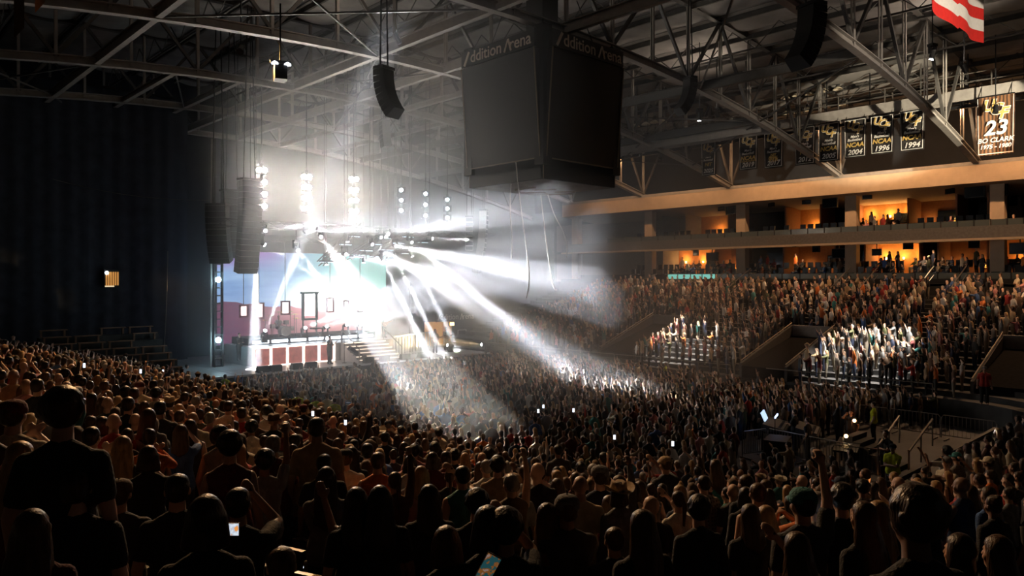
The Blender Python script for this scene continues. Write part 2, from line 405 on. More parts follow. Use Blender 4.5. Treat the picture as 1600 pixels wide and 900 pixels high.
# ---------------------------------------------------------------- bowl geometry: a U of stands with rounded corners
XN, XF, YE, RC = 12.5, 40.0, 6.0, 6.0          # near edge, far edge, end edge of the floor, corner radius
Y_STAGE = 42.0
def slope_at(u): return .25 + (.305-.25)*min(1, max(0, u))
def path(dist, n_arc=10, y_top=52):
    """one seating row: points, outward normals and the 0..1 position from the near to the far stand"""
    pts = []
    pts += [((XN-dist, y), (-1, 0), 0.0) for y in (y_top, XN+0*12, )] if False else []
    c1 = (XN+RC, YE+RC); c2 = (XF-RC, YE+RC); R = RC+dist
    for y in np.linspace(y_top, c1[1], 14)[:-1]: pts.append(((XN-dist, y), (-1, 0), 0.0))
    for i in range(n_arc+1):
        t = PI+PI/2*i/n_arc; pts.append(((c1[0]+R*math.cos(t), c1[1]+R*math.sin(t)), (math.cos(t), math.sin(t)), .15*i/n_arc))
    pts.append((((c1[0]+c2[0])/2, YE-dist), (0, -1), .5))
    for i in range(n_arc+1):
        t = 1.5*PI+PI/2*i/n_arc; pts.append(((c2[0]+R*math.cos(t), c2[1]+R*math.sin(t)), (math.cos(t), math.sin(t)), .85+.15*i/n_arc))
    for y in np.linspace(c2[1], y_top, 14)[1:]: pts.append(((XF+dist, y), (1, 0), 1.0))
    return pts
ROW = .85; NROW = 18
def row_z(k, u): return 1.15+slope_at(u)*(ROW*k+.4)
def build_bowl():
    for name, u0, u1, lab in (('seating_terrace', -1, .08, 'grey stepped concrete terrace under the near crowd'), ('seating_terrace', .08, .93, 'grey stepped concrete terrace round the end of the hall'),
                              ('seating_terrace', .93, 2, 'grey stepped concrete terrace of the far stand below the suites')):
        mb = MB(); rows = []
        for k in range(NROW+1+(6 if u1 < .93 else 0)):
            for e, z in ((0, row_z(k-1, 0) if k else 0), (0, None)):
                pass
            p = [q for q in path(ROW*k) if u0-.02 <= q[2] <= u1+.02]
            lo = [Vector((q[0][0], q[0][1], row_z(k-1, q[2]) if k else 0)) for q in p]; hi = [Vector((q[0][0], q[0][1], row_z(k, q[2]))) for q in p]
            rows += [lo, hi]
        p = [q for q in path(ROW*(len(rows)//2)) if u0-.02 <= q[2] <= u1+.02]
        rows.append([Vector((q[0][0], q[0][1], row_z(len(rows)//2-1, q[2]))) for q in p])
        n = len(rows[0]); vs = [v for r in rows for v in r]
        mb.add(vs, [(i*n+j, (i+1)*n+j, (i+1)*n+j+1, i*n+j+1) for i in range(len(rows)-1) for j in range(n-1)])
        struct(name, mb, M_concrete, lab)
build_bowl()
def floor_at(x, y):
    """height of whatever people stand on at x, y (and the row coordinate)"""
    c1 = (XN+RC, YE+RC); c2 = (XF-RC, YE+RC)
    if y < c1[1] and x < c1[0]: d = math.hypot(x-c1[0], y-c1[1])-RC; t = math.atan2(-(y-c1[1]), -(x-c1[0])); u = .15*max(0, t)/(PI/2)
    elif y < c2[1] and x > c2[0]: d = math.hypot(x-c2[0], y-c2[1])-RC; t = math.atan2(x-c2[0], -(y-c2[1])); u = .85+.15*max(0, t)/(PI/2)
    elif x <= c1[0] and y >= c1[1]: d = XN-x; u = 0
    elif x >= c2[0] and y >= c2[1]: d = x-XF; u = 1
    else: d = YE-y; u = .5 if d > 0 else .5
    if d <= 0: return 0.0, d, u
    if .15 <= u <= .85 or u == .5:
        f = (x-c1[0])/(c2[0]-c1[0]); u = .15+.7*min(1, max(0, f))
    return row_z(int(d/ROW), u), d, u

# ---------------------------------------------------------------- shell
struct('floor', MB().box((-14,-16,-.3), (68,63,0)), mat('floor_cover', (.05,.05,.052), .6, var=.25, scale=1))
struct('wall_back', MB().box((-14,62,0), (68,62.5,24)), mat('back_wall_paint', (.020,.022,.028), .9, var=.2, scale=.6))
struct('wall_left', MB().box((-14.5,-16,0), (-14,62,24)), mat('side_wall_paint', (.03,.03,.035), .9, var=.2, scale=.6))
struct('wall_front', MB().box((-14,-16.5,0), (68,-16,24)), MATS['side_wall_paint'])
struct('wall_right', MB().box((66,-16,0), (66.5,62,24)), MATS['side_wall_paint'])
struct('wall_upper', MB().box((62.6,-16,14.9), (62.9,62,21.5)), MATS['back_wall_paint'], 'dark wall above the upper suites')
struct('wall_corner', MB().box((40,55.8,0), (62,56,6.8)), MATS['back_wall_paint'], 'dark wall beyond the stage with the lit doorway')
# bowl back wall of the far stand up to the suite parapet
YS0, YS1 = -6, 52
XR = XF+ROW*(NROW+1)
struct('wall_concourse', MB().box((XR,YS0,0), (XR+.3,YS1,6.75)).box((XR,YS0,6.6), (64,YS1,6.8)), M_concrete, 'dark concrete band at the top of the far stand')

# ---------------------------------------------------------------- roof
TY = [-4, 5.2, 14.4, 23.6, 32.8, 42, 51.2, 60.4]
def zb(x): return 18.7-.0036*(x-24)**2
def zt(x): return 23.0-.0019*(x-24)**2
def roof_truss(y, i):
    t = thing('roof_truss', ['nearest overhead','second','third','fourth','fifth','sixth','seventh','eighth'][i]+' arched steel roof truss counted from the camera towards the stage', 'roof truss', (0,y,0), 0, 'arched roof trusses')
    xs = [-12+3.45*k for k in range(22)]
    def chord(f, w, h):
        mb = MB()
        for a, b in zip(xs[:-1], xs[1:]):
            mb.bar((a-.02,0,f(a)), (b+.02,0,f(b)), w, .05); mb.bar((a-.02,0,f(a)+h), (b+.02,0,f(b)+h), w, .05); mb.bar((a-.02,0,f(a)+h/2), (b+.02,0,f(b)+h/2), .05, h)
        return mb
    return t, xs, chord
def build_trusses():
    t, xs, chord = roof_truss(TY[0], 0)
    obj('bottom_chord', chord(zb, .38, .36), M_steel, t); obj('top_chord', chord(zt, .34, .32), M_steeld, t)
    for k, x in enumerate(xs[1:-1]):
        mb = MB(); 
        for s in (-.07, .07): mb.bar((x,s,zb(x)+.1), (x,s,zt(x)), .05, .14)
        obj('post', mb, M_steel, t)
    for k in range(len(xs)-1):
        a, b = (xs[k], xs[k+1]) if k % 2 == 0 else (xs[k+1], xs[k])
        obj('brace', MB().bar((a,0,zb(a)+.3), (b,0,zt(b)+.1), .16), M_steeld, t)
    KIDS[t] = list(t.children) if len(t.children) else [o for o in COL.objects if o.parent == t]
    for i, y in enumerate(TY[1:], 1):
        c = copy_tree(t); c.location.y = y; c['label'] = ['nearest overhead','second','third','fourth','fifth','sixth','seventh','eighth'][i]+' arched steel roof truss counted from the camera towards the stage'
build_trusses()
def ibeam(mb, a, b, w=.26, h=.42, t=.04):
    a = Vector(a); b = Vector(b); mb.bar(a, b, w, t); mb.bar(a+Vector((0,0,h)), b+Vector((0,0,h)), w, t); mb.bar(a+Vector((0,0,h/2)), b+Vector((0,0,h/2)), t, h)
    return mb
k = 0
for x, y0, y1 in ((-1.5,-4,60.4),(4.5,23.6,60.4),(10.5,-4,60.4),(14.4,42,60.4),(18.1,42,60.4),(21.4,5.2,60.4),(25.8,-4,60.4),(29.5,32.8,60.4),(33.5,42,60.4),(37.5,14.4,60.4),(44.5,23.6,60.4)):
    k += 1; mb = ibeam(MB(), (x,y0,zb(x)+.02), (x,y1,zb(x)+.02), h=.5 if y1-y0 > 30 else .3)
    struct('roof_beam', mb, M_steel if x < 35 else M_steeld, 'straight steel beam tying the roof trusses together towards the stage')  # right-hand beams get darker steel: their unlit undersides painted in
# light bracing between trusses in the plane of the bottom chords and secondary purlins under the deck
for i, (x0, x1, j) in enumerate(((4.5,10.5,5),(10.5,14.4,6),(14.4,18.1,5),(21.4,25.8,4),(25.8,29.5,5),(29.5,33.5,5),(37.5,44.5,3),(44.5,51,3),(37.5,44.5,2),(44.5,51,4),(33.5,37.5,4),(25.8,37.5,2),(10.5,21.4,3))):
    a = Vector((x0, TY[j], zb(x0)+.1)); b = Vector((x1, TY[j]+9.2, zb(x1)+.1)); c = Vector((x0, TY[j]+9.2, zb(x0)+.1)); d = Vector((x1, TY[j], zb(x1)+.1))
    mb = MB().bar(a, b, .08)
    if i % 3 == 0: mb.bar(c, d, .08)
    struct('roof_bracing', mb, M_steeld, 'slender diagonal steel bracing between two roof trusses')
for x in [-10+3.1*i for i in range(24)]:
    mb = MB(); z = zt(x)-.15
    ibeam(mb, (x,-8,z), (x,61.5,z), .14, .28, .03)
    struct('roof_purlin', mb, M_steeld, 'dark purlin directly under the insulated roof deck')
# web joists hung between trusses, half height (the criss-cross of thin steel seen under the deck)
for x in (7.5, 16, 24, 31, 41, 47.5, 54):
    mb = MB(); z0 = zt(x)-1.5; z1 = zt(x)-.2; y = 1.0
    mb.bar((x,-4,z0), (x,60,z0), .10); n = 0
    while y < 60: mb.bar((x,y,z0), (x,y+1.5,z1), .045); mb.bar((x,y+1.5,z1), (x,y+3,z0), .045); y += 3
    struct('roof_joist', mb, M_steeld, 'open web joist with zigzag bars below the roof deck')
# roof deck and sagging insulation blankets
def blanket():
    mb = MB(); nx, ny = 8, 12; vs = []
    for i in range(nx+1):
        for j in range(ny+1):
            u, v = i/nx, j/ny; s = (math.sin(PI*u)**.7)*(.30+.10*math.sin(PI*v*3)**2)
            vs.append((-1.52+3.04*u, 9.1*v, -s+.03*math.sin(v*31)*math.sin(PI*u)))
    mb.add(vs, [(i*(ny+1)+j, i*(ny+1)+j+1, (i+1)*(ny+1)+j+1, (i+1)*(ny+1)+j) for i in range(nx) for j in range(ny)]); return mb.mesh('blanket', M_insul, True)
deck = MB(); xs = [-14+3.1*i for i in range(28)]
vs = [(x, y, zt(x)+.55) for x in xs for y in (-16, 62.5)]
deck.add(vs, [(2*i, 2*i+1, 2*i+3, 2*i+2) for i in range(len(xs)-1)])
deck_o = struct('ceiling', deck, M_steeld, 'dark metal roof deck above the trusses')
bl = blanket()
for i in range(23):
    x = -10+3.1*(i+.5); sl = math.atan((zt(x+1.5)-zt(x-1.5))/3)
    for j in range(-1, 8):
        o = link(bpy.data.objects.new('insulation_panel', bl), deck_o); o.location = (x, -4+9.2*j, zt(x)+.38); o.rotation_euler = (0, -sl, 0)

# ---------------------------------------------------------------- far side: two levels of suites
XP = 57.0
ztop = CAMZ+.05
def fascia(x0, x1, z0, z1): return MB().box((x0,YS0,z0), (x1,YS1,z1))
struct('trim_1', fascia(XP-.6,XP-.35,6.55,7.12), M_dark, 'dark band with the section numbers below the lower suites')
struct('floor_lower_suites', fascia(XP-.35,64,6.6,7.1), M_concrete)
z_u0 = 9.7
mb = MB().add([(XP-.5,YS0,z_u0),(XP-.5,YS1,z_u0),(64,YS1,z_u0+.25),(64,YS0,z_u0+.25),(XP-.5,YS0,z_u0+.12),(XP-.5,YS1,z_u0+.12),(64,YS1,z_u0+.4),(64,YS0,z_u0+.4)],
              [(0,1,2,3),(7,6,5,4),(0,4,5,1)])
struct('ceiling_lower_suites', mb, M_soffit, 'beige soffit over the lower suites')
struct('trim_2', fascia(XP-.62,XP-.5,z_u0-.02,z_u0+.14), M_beige, 'pale strip along the edge of the upper balcony')
struct('trim_3', fascia(XP-.5,XP-.35,z_u0+.14,z_u0+.95), mat('balcony_front_grey', (.13,.12,.115), .8, var=.15), 'dark grey front of the upper balcony')
struct('floor_upper_suites', fascia(XP-.35,64,z_u0+.3,z_u0+.5), M_concrete)
struct('trim_4', fascia(XP-.45,XP-.1,13.55,14.75), M_beige, 'deep beige plaster beam below the roof')
struct('ledge', fascia(XP-.47,XP+.3,14.75,15.0), M_steel, 'steel ledge the roof trusses bear on')
mb = MB().add([(XP-.45,YS0,13.55),(XP-.45,YS1,13.55),(64,YS1,12.95),(64,YS0,12.95)], [(0,3,2,1)])
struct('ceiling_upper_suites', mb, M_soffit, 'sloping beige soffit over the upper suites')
for i, y in enumerate([41.8+9.3, 41.8, 32.2, 23.0, 13.4, 4]):
    for z0, z1, lv in ((6.85, z_u0+.1, 'lower'), (z_u0+.5, 13.5, 'upper')):
        tag(obj('suite_pillar', MB().box((XP+.5,y-.42,z0), (XP+1.2,y+.42,z1)), M_beige), 'square beige pillar between %s suites' % lv, kind='structure')
M_warmwall = mat('amber_wall', (.55,.25,.08), .8, var=.1); M_brownwall = mat('brown_wall', (.28,.13,.07), .8, var=.1)
M_greywall = mat('taupe_wall', (.22,.19,.17), .85, var=.1)
M_bulb = mat('warm_bulb', (1,.62,.25), .5, emit=14, ecol=(1,.50,.16), var=0)
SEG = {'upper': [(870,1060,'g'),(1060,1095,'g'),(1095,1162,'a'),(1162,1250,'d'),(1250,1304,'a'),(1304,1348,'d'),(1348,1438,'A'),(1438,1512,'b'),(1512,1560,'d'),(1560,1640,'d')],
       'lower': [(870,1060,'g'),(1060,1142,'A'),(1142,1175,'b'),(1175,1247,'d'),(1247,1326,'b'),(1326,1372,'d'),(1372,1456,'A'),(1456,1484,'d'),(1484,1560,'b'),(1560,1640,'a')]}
def suites():
    XB = 62.3
    for lv, segs in SEG.items():
        z0, z1, ym = (10.2, 13.2, 330) if lv == 'upper' else (6.85, 9.95, 402)
        for a, b, t in segs:
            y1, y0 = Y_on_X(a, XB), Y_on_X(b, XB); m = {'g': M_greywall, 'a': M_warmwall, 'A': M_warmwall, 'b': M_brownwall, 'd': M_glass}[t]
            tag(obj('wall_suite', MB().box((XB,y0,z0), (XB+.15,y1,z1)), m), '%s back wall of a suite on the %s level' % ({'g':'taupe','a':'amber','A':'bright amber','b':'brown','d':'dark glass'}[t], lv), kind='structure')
            tag(obj('wall_partition', MB().box((59.6,y0-.06,z0), (XB,y0+.06,z1)), M_brownwall if t != 'g' else M_greywall), 'side wall between two suites', kind='structure')
            if t in 'aAb':
                n = {'a': 1, 'A': 3, 'b': 2}[t]; pw = {'a': 40, 'A': 170, 'b': 26}[t]
                if lv == 'lower' and t == 'a': pw = 50
                for q in range(n):
                    y = y0+(y1-y0)*(q+.5)/n; zz = z0+(1.9 if t == 'A' else 1.2)
                    s = thing('wall_sconce', 'small glowing amber wall lamp inside the %s suite near pixel column' % lv, 'lamp', (XB-.02,y,zz), 0, 'amber lamps in the %s suites' % lv)
                    s['label'] = 'small glowing amber lamp on the back wall of %s suite' % ('an upper' if lv == 'upper' else 'a lower')
                    obj('shade', MB().lathe([(.03,0),(.07,.03),(.08,.16),(.06,.18)], (-.1,0,-.1), 12), M_bulb if t == 'A' else mat('amber_shade', (1,.5,.12), .5, emit=5, ecol=(1,.36,.05), var=0), s)
                    obj('bracket', MB().box((-.06,-.04,-.14), (.02,.04,.0)), M_black, s)
                    lamp('POINT', 'sconce_light', (XB-.45,y,zz+.25), pw/n, (1,.50,.14), radius=.12)
suites()
# dark wall televisions / posters inside
for px, lv in ((1410,'upper'),(1480,'upper'),(1113,'lower'),(1305,'lower'),(1468,'lower')):
    z = 11.9 if lv == 'upper' else 8.7; y = Y_on_X(px, 62.1)
    t = thing('television', 'dark flat television on a %s suite wall, %s' % (lv, {1410:'in the brightest room',1480:'right of the brightest room',1113:'in the left amber room',1305:'in the middle brown room',1468:'right of the bright lower room'}[px]), 'television', (62.25,y,z), 0, 'wall televisions in the %s suites' % lv)
    obj('screen', MB().box((-.10,-.62,-.34), (-.06,.62,.34)), M_glass, t); obj('frame', MB().box((-.07,-.68,-.40), (.05,.68,.40)), M_black, t)
# soffit-hung monitors and projectors
MON = {'upper': 0, 'lower': 0}; ORDS = ['first','second','third','fourth','fifth','sixth','seventh','eighth','ninth','tenth','eleventh','twelfth']
def hung_monitor(px, py, lv, big):
    MON[lv] += 1
    X = 57.9; p = on_X(px, py, X); zc = 13.35 if lv == 'upper' else 9.75
    t = thing('ceiling_monitor', '%s black monitor hanging under the %s suite soffit, %s from left' % ('wide' if big else 'small', lv, ORDS[MON[lv]-1]), 'monitor', (X,p.y,p.z), random.uniform(-.5,.5), 'black monitors under the %s soffit' % lv)
    w, h = (.62,.38) if big else (.34,.26)
    obj('case', MB().box((-.06,-w,-h), (.10,w,h)), M_black, t); obj('screen', MB().box((-.075,-w*.92,-h*.86), (-.06,w*.92,h*.86)), M_glass, t)
    obj('rod', MB().box((-.03,-.03,h), (.03,.03,zc-p.z)), M_black, t)
for a in ((1127,325,0),(1142,328,1),(1160,326,0),(1205,318,0),(1260,314,0),(1297,317,1),(1326,316,0),(1355,306,0),(1484,297,0),(1523,300,1),(1560,298,1)): hung_monitor(a[0], a[1], 'upper', a[2])
for a in ((1087,395,0),(1113,401,1),(1158,399,0),(1275,389,0),(1311,396,1),(1370,394,0),(1419,384,0),(1522,382,0),(1594,388,1)): hung_monitor(a[0], a[1], 'lower', a[2])
# glass balustrades: each pane a thing of the balcony
M_pane = mat('balustrade_glass', (.10,.12,.12), .15, var=0); M_teal = mat('teal_display', (.1,.5,.5), .4, emit=.9, ecol=(.22,.62,.55), var=0)
def balustrade(lv, z0, h, panes, mats_):
    t = thing('balustrade', 'glass balustrade along the front of the %s suites' % lv, 'balustrade', (XP-.42, (YS0+YS1)/2, z0))
    for (a, b), m in zip(panes, mats_):
        y1, y0 = Y_on_X(a, XP-.42), Y_on_X(b, XP-.42); yc = (YS0+YS1)/2
        o = obj('pane', MB().box((-.015,y0-yc+.05,.0), (.015,y1-yc-.05,h)), m, t)
        if m is M_teal: o['label'] = 'teal glowing display pane'
        obj('post', MB().box((-.03,y1-yc-.03,0), (.03,y1-yc+.03,h+.04)), M_dark, t)
    return t
edges = [950+i*26 for i in range(27)]; panes = list(zip(edges[:-1], edges[1:]))
balustrade('upper', z_u0+.95, .40, panes, [M_pane]*len(panes))
edges = [1043,1059,1079,1097,1118,1145,1170,1195,1222,1250,1290,1325,1360,1395,1430,1465,1500,1540,1580,1620]; panes = list(zip(edges[:-1], edges[1:]))
balustrade('lower', 7.12, .40, panes, [M_teal]*4+[M_pane]*20)
M_num = mat('amber_number', (.75,.38,.08), .6, emit=.25, ecol=(.9,.42,.08), var=0)
for px, n in ((1016,'113'),(1082,'114'),(1226,'115'),(1404,'116'),(1528,'117')):
    y = Y_on_X(px, XP-.6)
    t = thing('section_sign', 'amber numbered section sign on the dark band under the suites, '+{'113':'leftmost','114':'second from left','115':'middle','116':'fourth from left','117':'rightmost'}[n], 'sign', (XP-.6,y,6.78))
    obj('plate', MB().box((-.03,-.45,-.2), (.0,.45,.2)), M_black, t); text_part(n, t, M_num, (-.04,0,0), (PI/2,0,-PI/2), .36)
# rows of dark suite seats
def seat_mesh():
    mb = MB(); mb.box((-.02,-.22,.40), (.40,.22,.46)); mb.box((.38,-.22,.42), (.46,.22,.92)); return mb.mesh('suite_seat', M_seat)
sm = seat_mesh(); rnd = random.Random(5)
for lv, z in (('upper', z_u0+.5), ('lower', 7.1)):
    for r in range(2 if lv == 'upper' else 2):
        y = 4.0
        while y < 44:
            if rnd.random() < .86:
                o = link(bpy.data.objects.new('suite_seat', sm)); o.location = (XP+.3+r*.95, y, z+r*.42+.02)
                tag(o, 'black tip-up seat in the %s suite balcony %s' % (lv, ['front row','second row'][r]), 'seat', 'black seats of the %s suite balcony, %s' % (lv, ['front row','second row'][r]))
            y += .62 if int(y) % 9 else 1.4
    struct('terrace_step', MB().box((XP+1.0,YS0,z-.05), (XP+2.1,YS1,z+.42)), M_concrete, 'raised second step of the %s suite balcony' % lv)
# stair flanks dropping from the lower suites (dark raked parapets)
for px in (1150, 1345, 1480):
    y = Y_on_X(px, XP-1); t = thing('stair_railing', 'pair of sloping stair rails below the lower suites, %s' % {1150:'farthest from the camera',1345:'middle pair',1480:'pair nearest the right edge'}[px], 'railing', (XP-2,y,5))
    for s in (-1.0, 1.0):
        mb = MB(); mb.bar((1.6,s,3.0), (-2.0,s,1.4), .06); mb.bar((1.6,s,2.4), (-2.0,s,.8), .04); mb.bar((-2.0,s,1.4), (-2.0,s,.3), .05); mb.bar((-.2,s,2.2), (-.2,s,.9), .05); obj('rail', mb, M_rail, t)

# ---------------------------------------------------------------- catwalks, banners, flag
XC = 52.5
def catwalk(X, y0, y1, z, lab):
    L = y1-y0; t = thing('catwalk', lab, 'catwalk', (X,y0,z))
    obj('walkway', MB().box((-.05,0,-.05), (1.3,L,.05)), M_steeld, t)
    obj('edge_beam', MB().box((-.12,0,-.55), (-.05,L,.15)), M_steel, t); obj('edge_beam', MB().box((1.3,0,-.45), (1.37,L,.15)), M_steel, t)
    for x in (-.08, 1.33):
        for h in (.55, 1.1): obj('handrail', MB().tube([(x,0,h),(x,L,h)], .03), M_rail, t)
        y = .3
        while y < L: obj('railing_post', MB().box((x-.03,y-.03,.1), (x+.03,y+.03,1.1)), M_rail, t); y += 3.1
    y = 1.5
    while y < L: obj('hanger', MB().box((.6,y-.04,.0), (.68,y+.04,zt(X)-z-.1)), M_steeld, t); y += 9.2
catwalk(XC, 6, 50, 18.85, 'long steel catwalk with railings above the row of championship banners')
catwalk(45.6, 24, 52, 17.4, 'steel catwalk beside the scoreboard, right of its dark screens')
M_ban = mat('banner_black', (.022,.018,.016), .8, var=.2, scale=3); M_banb = mat('banner_brown', (.10,.05,.025), .7, var=.3, scale=3)
def banner_grid(w, h, nx=12, nz=10, amp=.05, seed=0):
    mb = MB(); vs = []
    for i in range(nx+1):
        for k in range(nz+1):
            u, v = i/nx, k/nz; a = amp*(v*.8+.2)
            vs.append((a*math.sin(u*9+seed)+a*.5*math.sin(u*17+v*2+seed), (u-.5)*w*(1-.05*v*v), -v*h-.03*h*.3*math.sin(PI*u)*v))
    mb.add(vs, [(i*(nz+1)+k, i*(nz+1)+k+1, (i+1)*(nz+1)+k+1, (i+1)*(nz+1)+k) for i in range(nx) for k in range(nz)]); return mb
def ucf(t, w, z, sc=1.0):
    fs = w*.46*sc
    for ch, (dy, dz) in zip('UCF', ((.20,.10),(-.0,-.03),(-.20,-.17))):
        text_part(ch, t, M_print, (-.10,dy*w*sc,z+dz*w*sc), (PI/2,0,-PI/2), fs, .004, .25, .030*w*sc, name='emblem_outline')
        text_part(ch, t, M_gold, (-.125,dy*w*sc,z+dz*w*sc), (PI/2,0,-PI/2), fs, .004, .25, .010*w*sc, name='emblem_letter')
CB = [0]
def champ_banner(px0, px1, py0, py1, year, mid, small=None):
    CB[0] += 1
    a, b = Y_on_X(px0, XC-.2), Y_on_X(px1, XC-.2); y = (a+b)/2; w = abs(a-b); p0 = on_X((px0+px1)/2, py0, XC-.2).z; p1 = on_X((px0+px1)/2, py1, XC-.2).z; h = p0-p1
    t = thing('championship_banner', '%s from left of the black championship banners, gold emblem, %s lettering' % (ORDS[CB[0]-1], mid.replace('\n',' ')), 'banner', (XC-.2,y,p0), 0, 'championship banners under the catwalk')
    obj('cloth', banner_grid(w, h, seed=int(year)), M_ban, t, True)
    mb = MB(); e = .03
    for s in (-1, 1): mb.bar((-.07,s*(w/2-.07),-.07), (-.07,s*(w/2-.12),-h+.08), .02, e)
    mb.bar((-.07,-w/2+.07,-.07), (-.07,w/2-.07,-.07), .02, e); mb.bar((-.07,-w/2+.1,-h+.08), (-.07,w/2-.1,-h+.08), .02, e)
    obj('border', mb, M_print, t); obj('batten', MB().tube([(0,-w/2,.02),(0,w/2,.02)], .03), M_black, t)
    for s in (-1, 1): obj('tie', MB().bar((0,s*w*.4,.02), (.15,s*w*.4,.45), .02), M_black, t)
    ucf(t, w, -h*.21, 1.0)
    text_part("Men's", t, M_print, (-.10,0,-h*.46), (PI/2,0,-PI/2), w*.16, .004, .2, .004); text_part("Basketball", t, M_print, (-.10,0,-h*.545), (PI/2,0,-PI/2), w*.16, .004, .2, .004)
    ln = mid.split('\n')
    for i, l in enumerate(ln): text_part(l, t, M_gold, (-.10,0,-h*(.68 if len(ln) == 1 else .645+i*.075)), (PI/2,0,-PI/2), w*(.28 if len(ln) == 1 else .18), .004, .2, .012)
    if small: text_part(small, t, M_gold, (-.10,0,-h*.765), (PI/2,0,-PI/2), w*.11, .004, .1, .002)
    text_part(year, t, M_print, (-.10,0,-h*.87), (PI/2,0,-PI/2), w*.32, .004, .25, .010)
for a in ((1096,1119,222,274,'2025','NIT'),(1155,1184,210,265,'2019','NCAA','SECOND ROUND'),(1194,1224,207,262,'2017','NIT\nFINAL\nFOUR'),(1242,1274,198,257,'2012','NIT'),
          (1279,1312,192,252,'2005','NCAA'),(1319,1354,186,246,'2004','NCAA'),(1360,1397,180,240,'1996','NCAA'),(1406,1445,173,235,'1994','NCAA')): champ_banner(*a)
def retired():
    a, b = Y_on_X(1527, XC-.3), Y_on_X(1586, XC-.3); y = (a+b)/2; w = abs(a-b); z0 = on_X(1556, 150, XC-.3).z; z1 = on_X(1556, 241, XC-.3).z; h = z0-z1
    t = thing('retired_number_banner', 'large brown pleated banner with gold emblem and number 23 at right edge', 'banner', (XC-.3,y,z0))
    m = M_banb; nt = m.node_tree; bs = nt.nodes['Principled BSDF']; tc = nt.nodes.new('ShaderNodeTexCoord'); wv = nt.nodes.new('ShaderNodeTexWave'); wv.bands_direction = 'Y'; wv.inputs['Scale'].default_value = 1.6; wv.inputs['Distortion'].default_value = 2
    r = nt.nodes.new('ShaderNodeValToRGB'); r.color_ramp.elements[0].color = (.035,.018,.010,1); r.color_ramp.elements[1].color = (.26,.12,.05,1)
    nt.links.new(tc.outputs['Object'], wv.inputs[0]); nt.links.new(wv.outputs['Fac'], r.inputs[0]); nt.links.new(r.outputs[0], bs.inputs['Base Color'])
    obj('cloth', banner_grid(w, h, 20, 12, .07, 3), m, t, True); obj('batten', MB().tube([(0,-w/2,.03),(0,w/2,.03)], .04), M_black, t)
    mb = MB()
    for s in (-1, 1): mb.bar((-.10,s*(w/2-.05),-.05), (-.10,s*(w/2-.10),-h+.06), .02, .035)
    mb.bar((-.10,-w/2+.08,-h+.06), (-.10,w/2-.08,-h+.06), .02, .05); obj('border', mb, M_print, t)
    for s in (-1, 1): obj('tie', MB().bar((0,s*w*.4,.02), (.25,s*w*.4,.95), .03), M_black, t)
    ucf(t, w, -h*.22, 1.0)
    text_part('23', t, M_print, (-.14,0,-h*.56), (PI/2,0,-PI/2), w*.62, .004, .2, .03); text_part('BO CLARK', t, M_print, (-.14,0,-h*.76), (PI/2,0,-PI/2), w*.20, .004, .2, .010)
    text_part('1975 - 1980', t, M_print, (-.14,0,-h*.87), (PI/2,0,-PI/2), w*.17, .004, .2, .008)
retired()
def flag():
    Y = 10.0; a = on_Y(1459, 22, Y); b = on_Y(1535, 62, Y); w = b.x-a.x; z0 = 18.2
    t = thing('national_flag', 'red and white striped flag hanging from the roof at the top right', 'flag', (a.x,Y,z0))
    mats_ = [mat('flag_red', (.62,.020,.015), .75, var=.08), mat('flag_white', (.72,.70,.66), .75, var=.05), mat('flag_blue', (.02,.03,.16), .75, var=.05)]
    H = 7.0; n = 26; st = 13; blue = MB(); strs = [MB() for _ in range(13)]
    def P(u, v): return (u*w, .10*math.sin(u*9+.6)+.04*math.sin(u*17+v*3), v*H-.25*math.sin(u*PI)*.6+ (.0 if u < .45 else .12))
    for s in range(st):
        for seg in range(4):
            v0, v1 = (s+seg/4)/st, (s+(seg+1)/4)/st
            for i in range(n):
                u0, u1 = i/n, (i+1)/n
                tgt = blue if (v0 >= 6/13 and u1 > .62) else strs[s]
                tgt.add([P(u0,v0),P(u1,v0),P(u1,v1),P(u0,v1)], [(0,1,2,3)])
    for k_, mb_ in enumerate(strs): o = obj('stripe', mb_, mats_[k_ % 2], t, True); o['label'] = ['red stripe','white stripe'][k_ % 2]
    obj('canton', blue, mats_[2], t, True)['label'] = 'blue corner'
    obj('batten', MB().tube([(0,0,H+.05),(w,0,H+.05)], .05), M_steel, t)
flag()
# two banners hanging at the upper left corner of the view
for i, (px0, px1, py, d) in enumerate(((22,38,60,22),(55,70,20,22))):
    a = wpt(px0, py, d); b = wpt(px1, py-3, d*.98); w = (b-a).length
    t = thing('side_banner', ['long narrow banner edge lit amber in the top left corner','shorter banner edge lit amber right of the corner one'][i], 'banner', a)
    mb = MB().add([(0,0,0),tuple(b-a+Vector((0,0,.25))),tuple(b-a+Vector((0,0,5))),(0,0,5)], [(0,1,2,3)]).add([(0,.03,0),(b.x-a.x,b.y-a.y+.03,.25),(b.x-a.x,b.y-a.y+.03,5),(0,.03,5)], [(3,2,1,0)])
    obj('cloth', mb, mat('amber_banner', (.14,.08,.035), .8), t); obj('batten', MB().tube([(0,0,5),tuple(b-a+Vector((0,0,5)))], .04), M_steel, t)
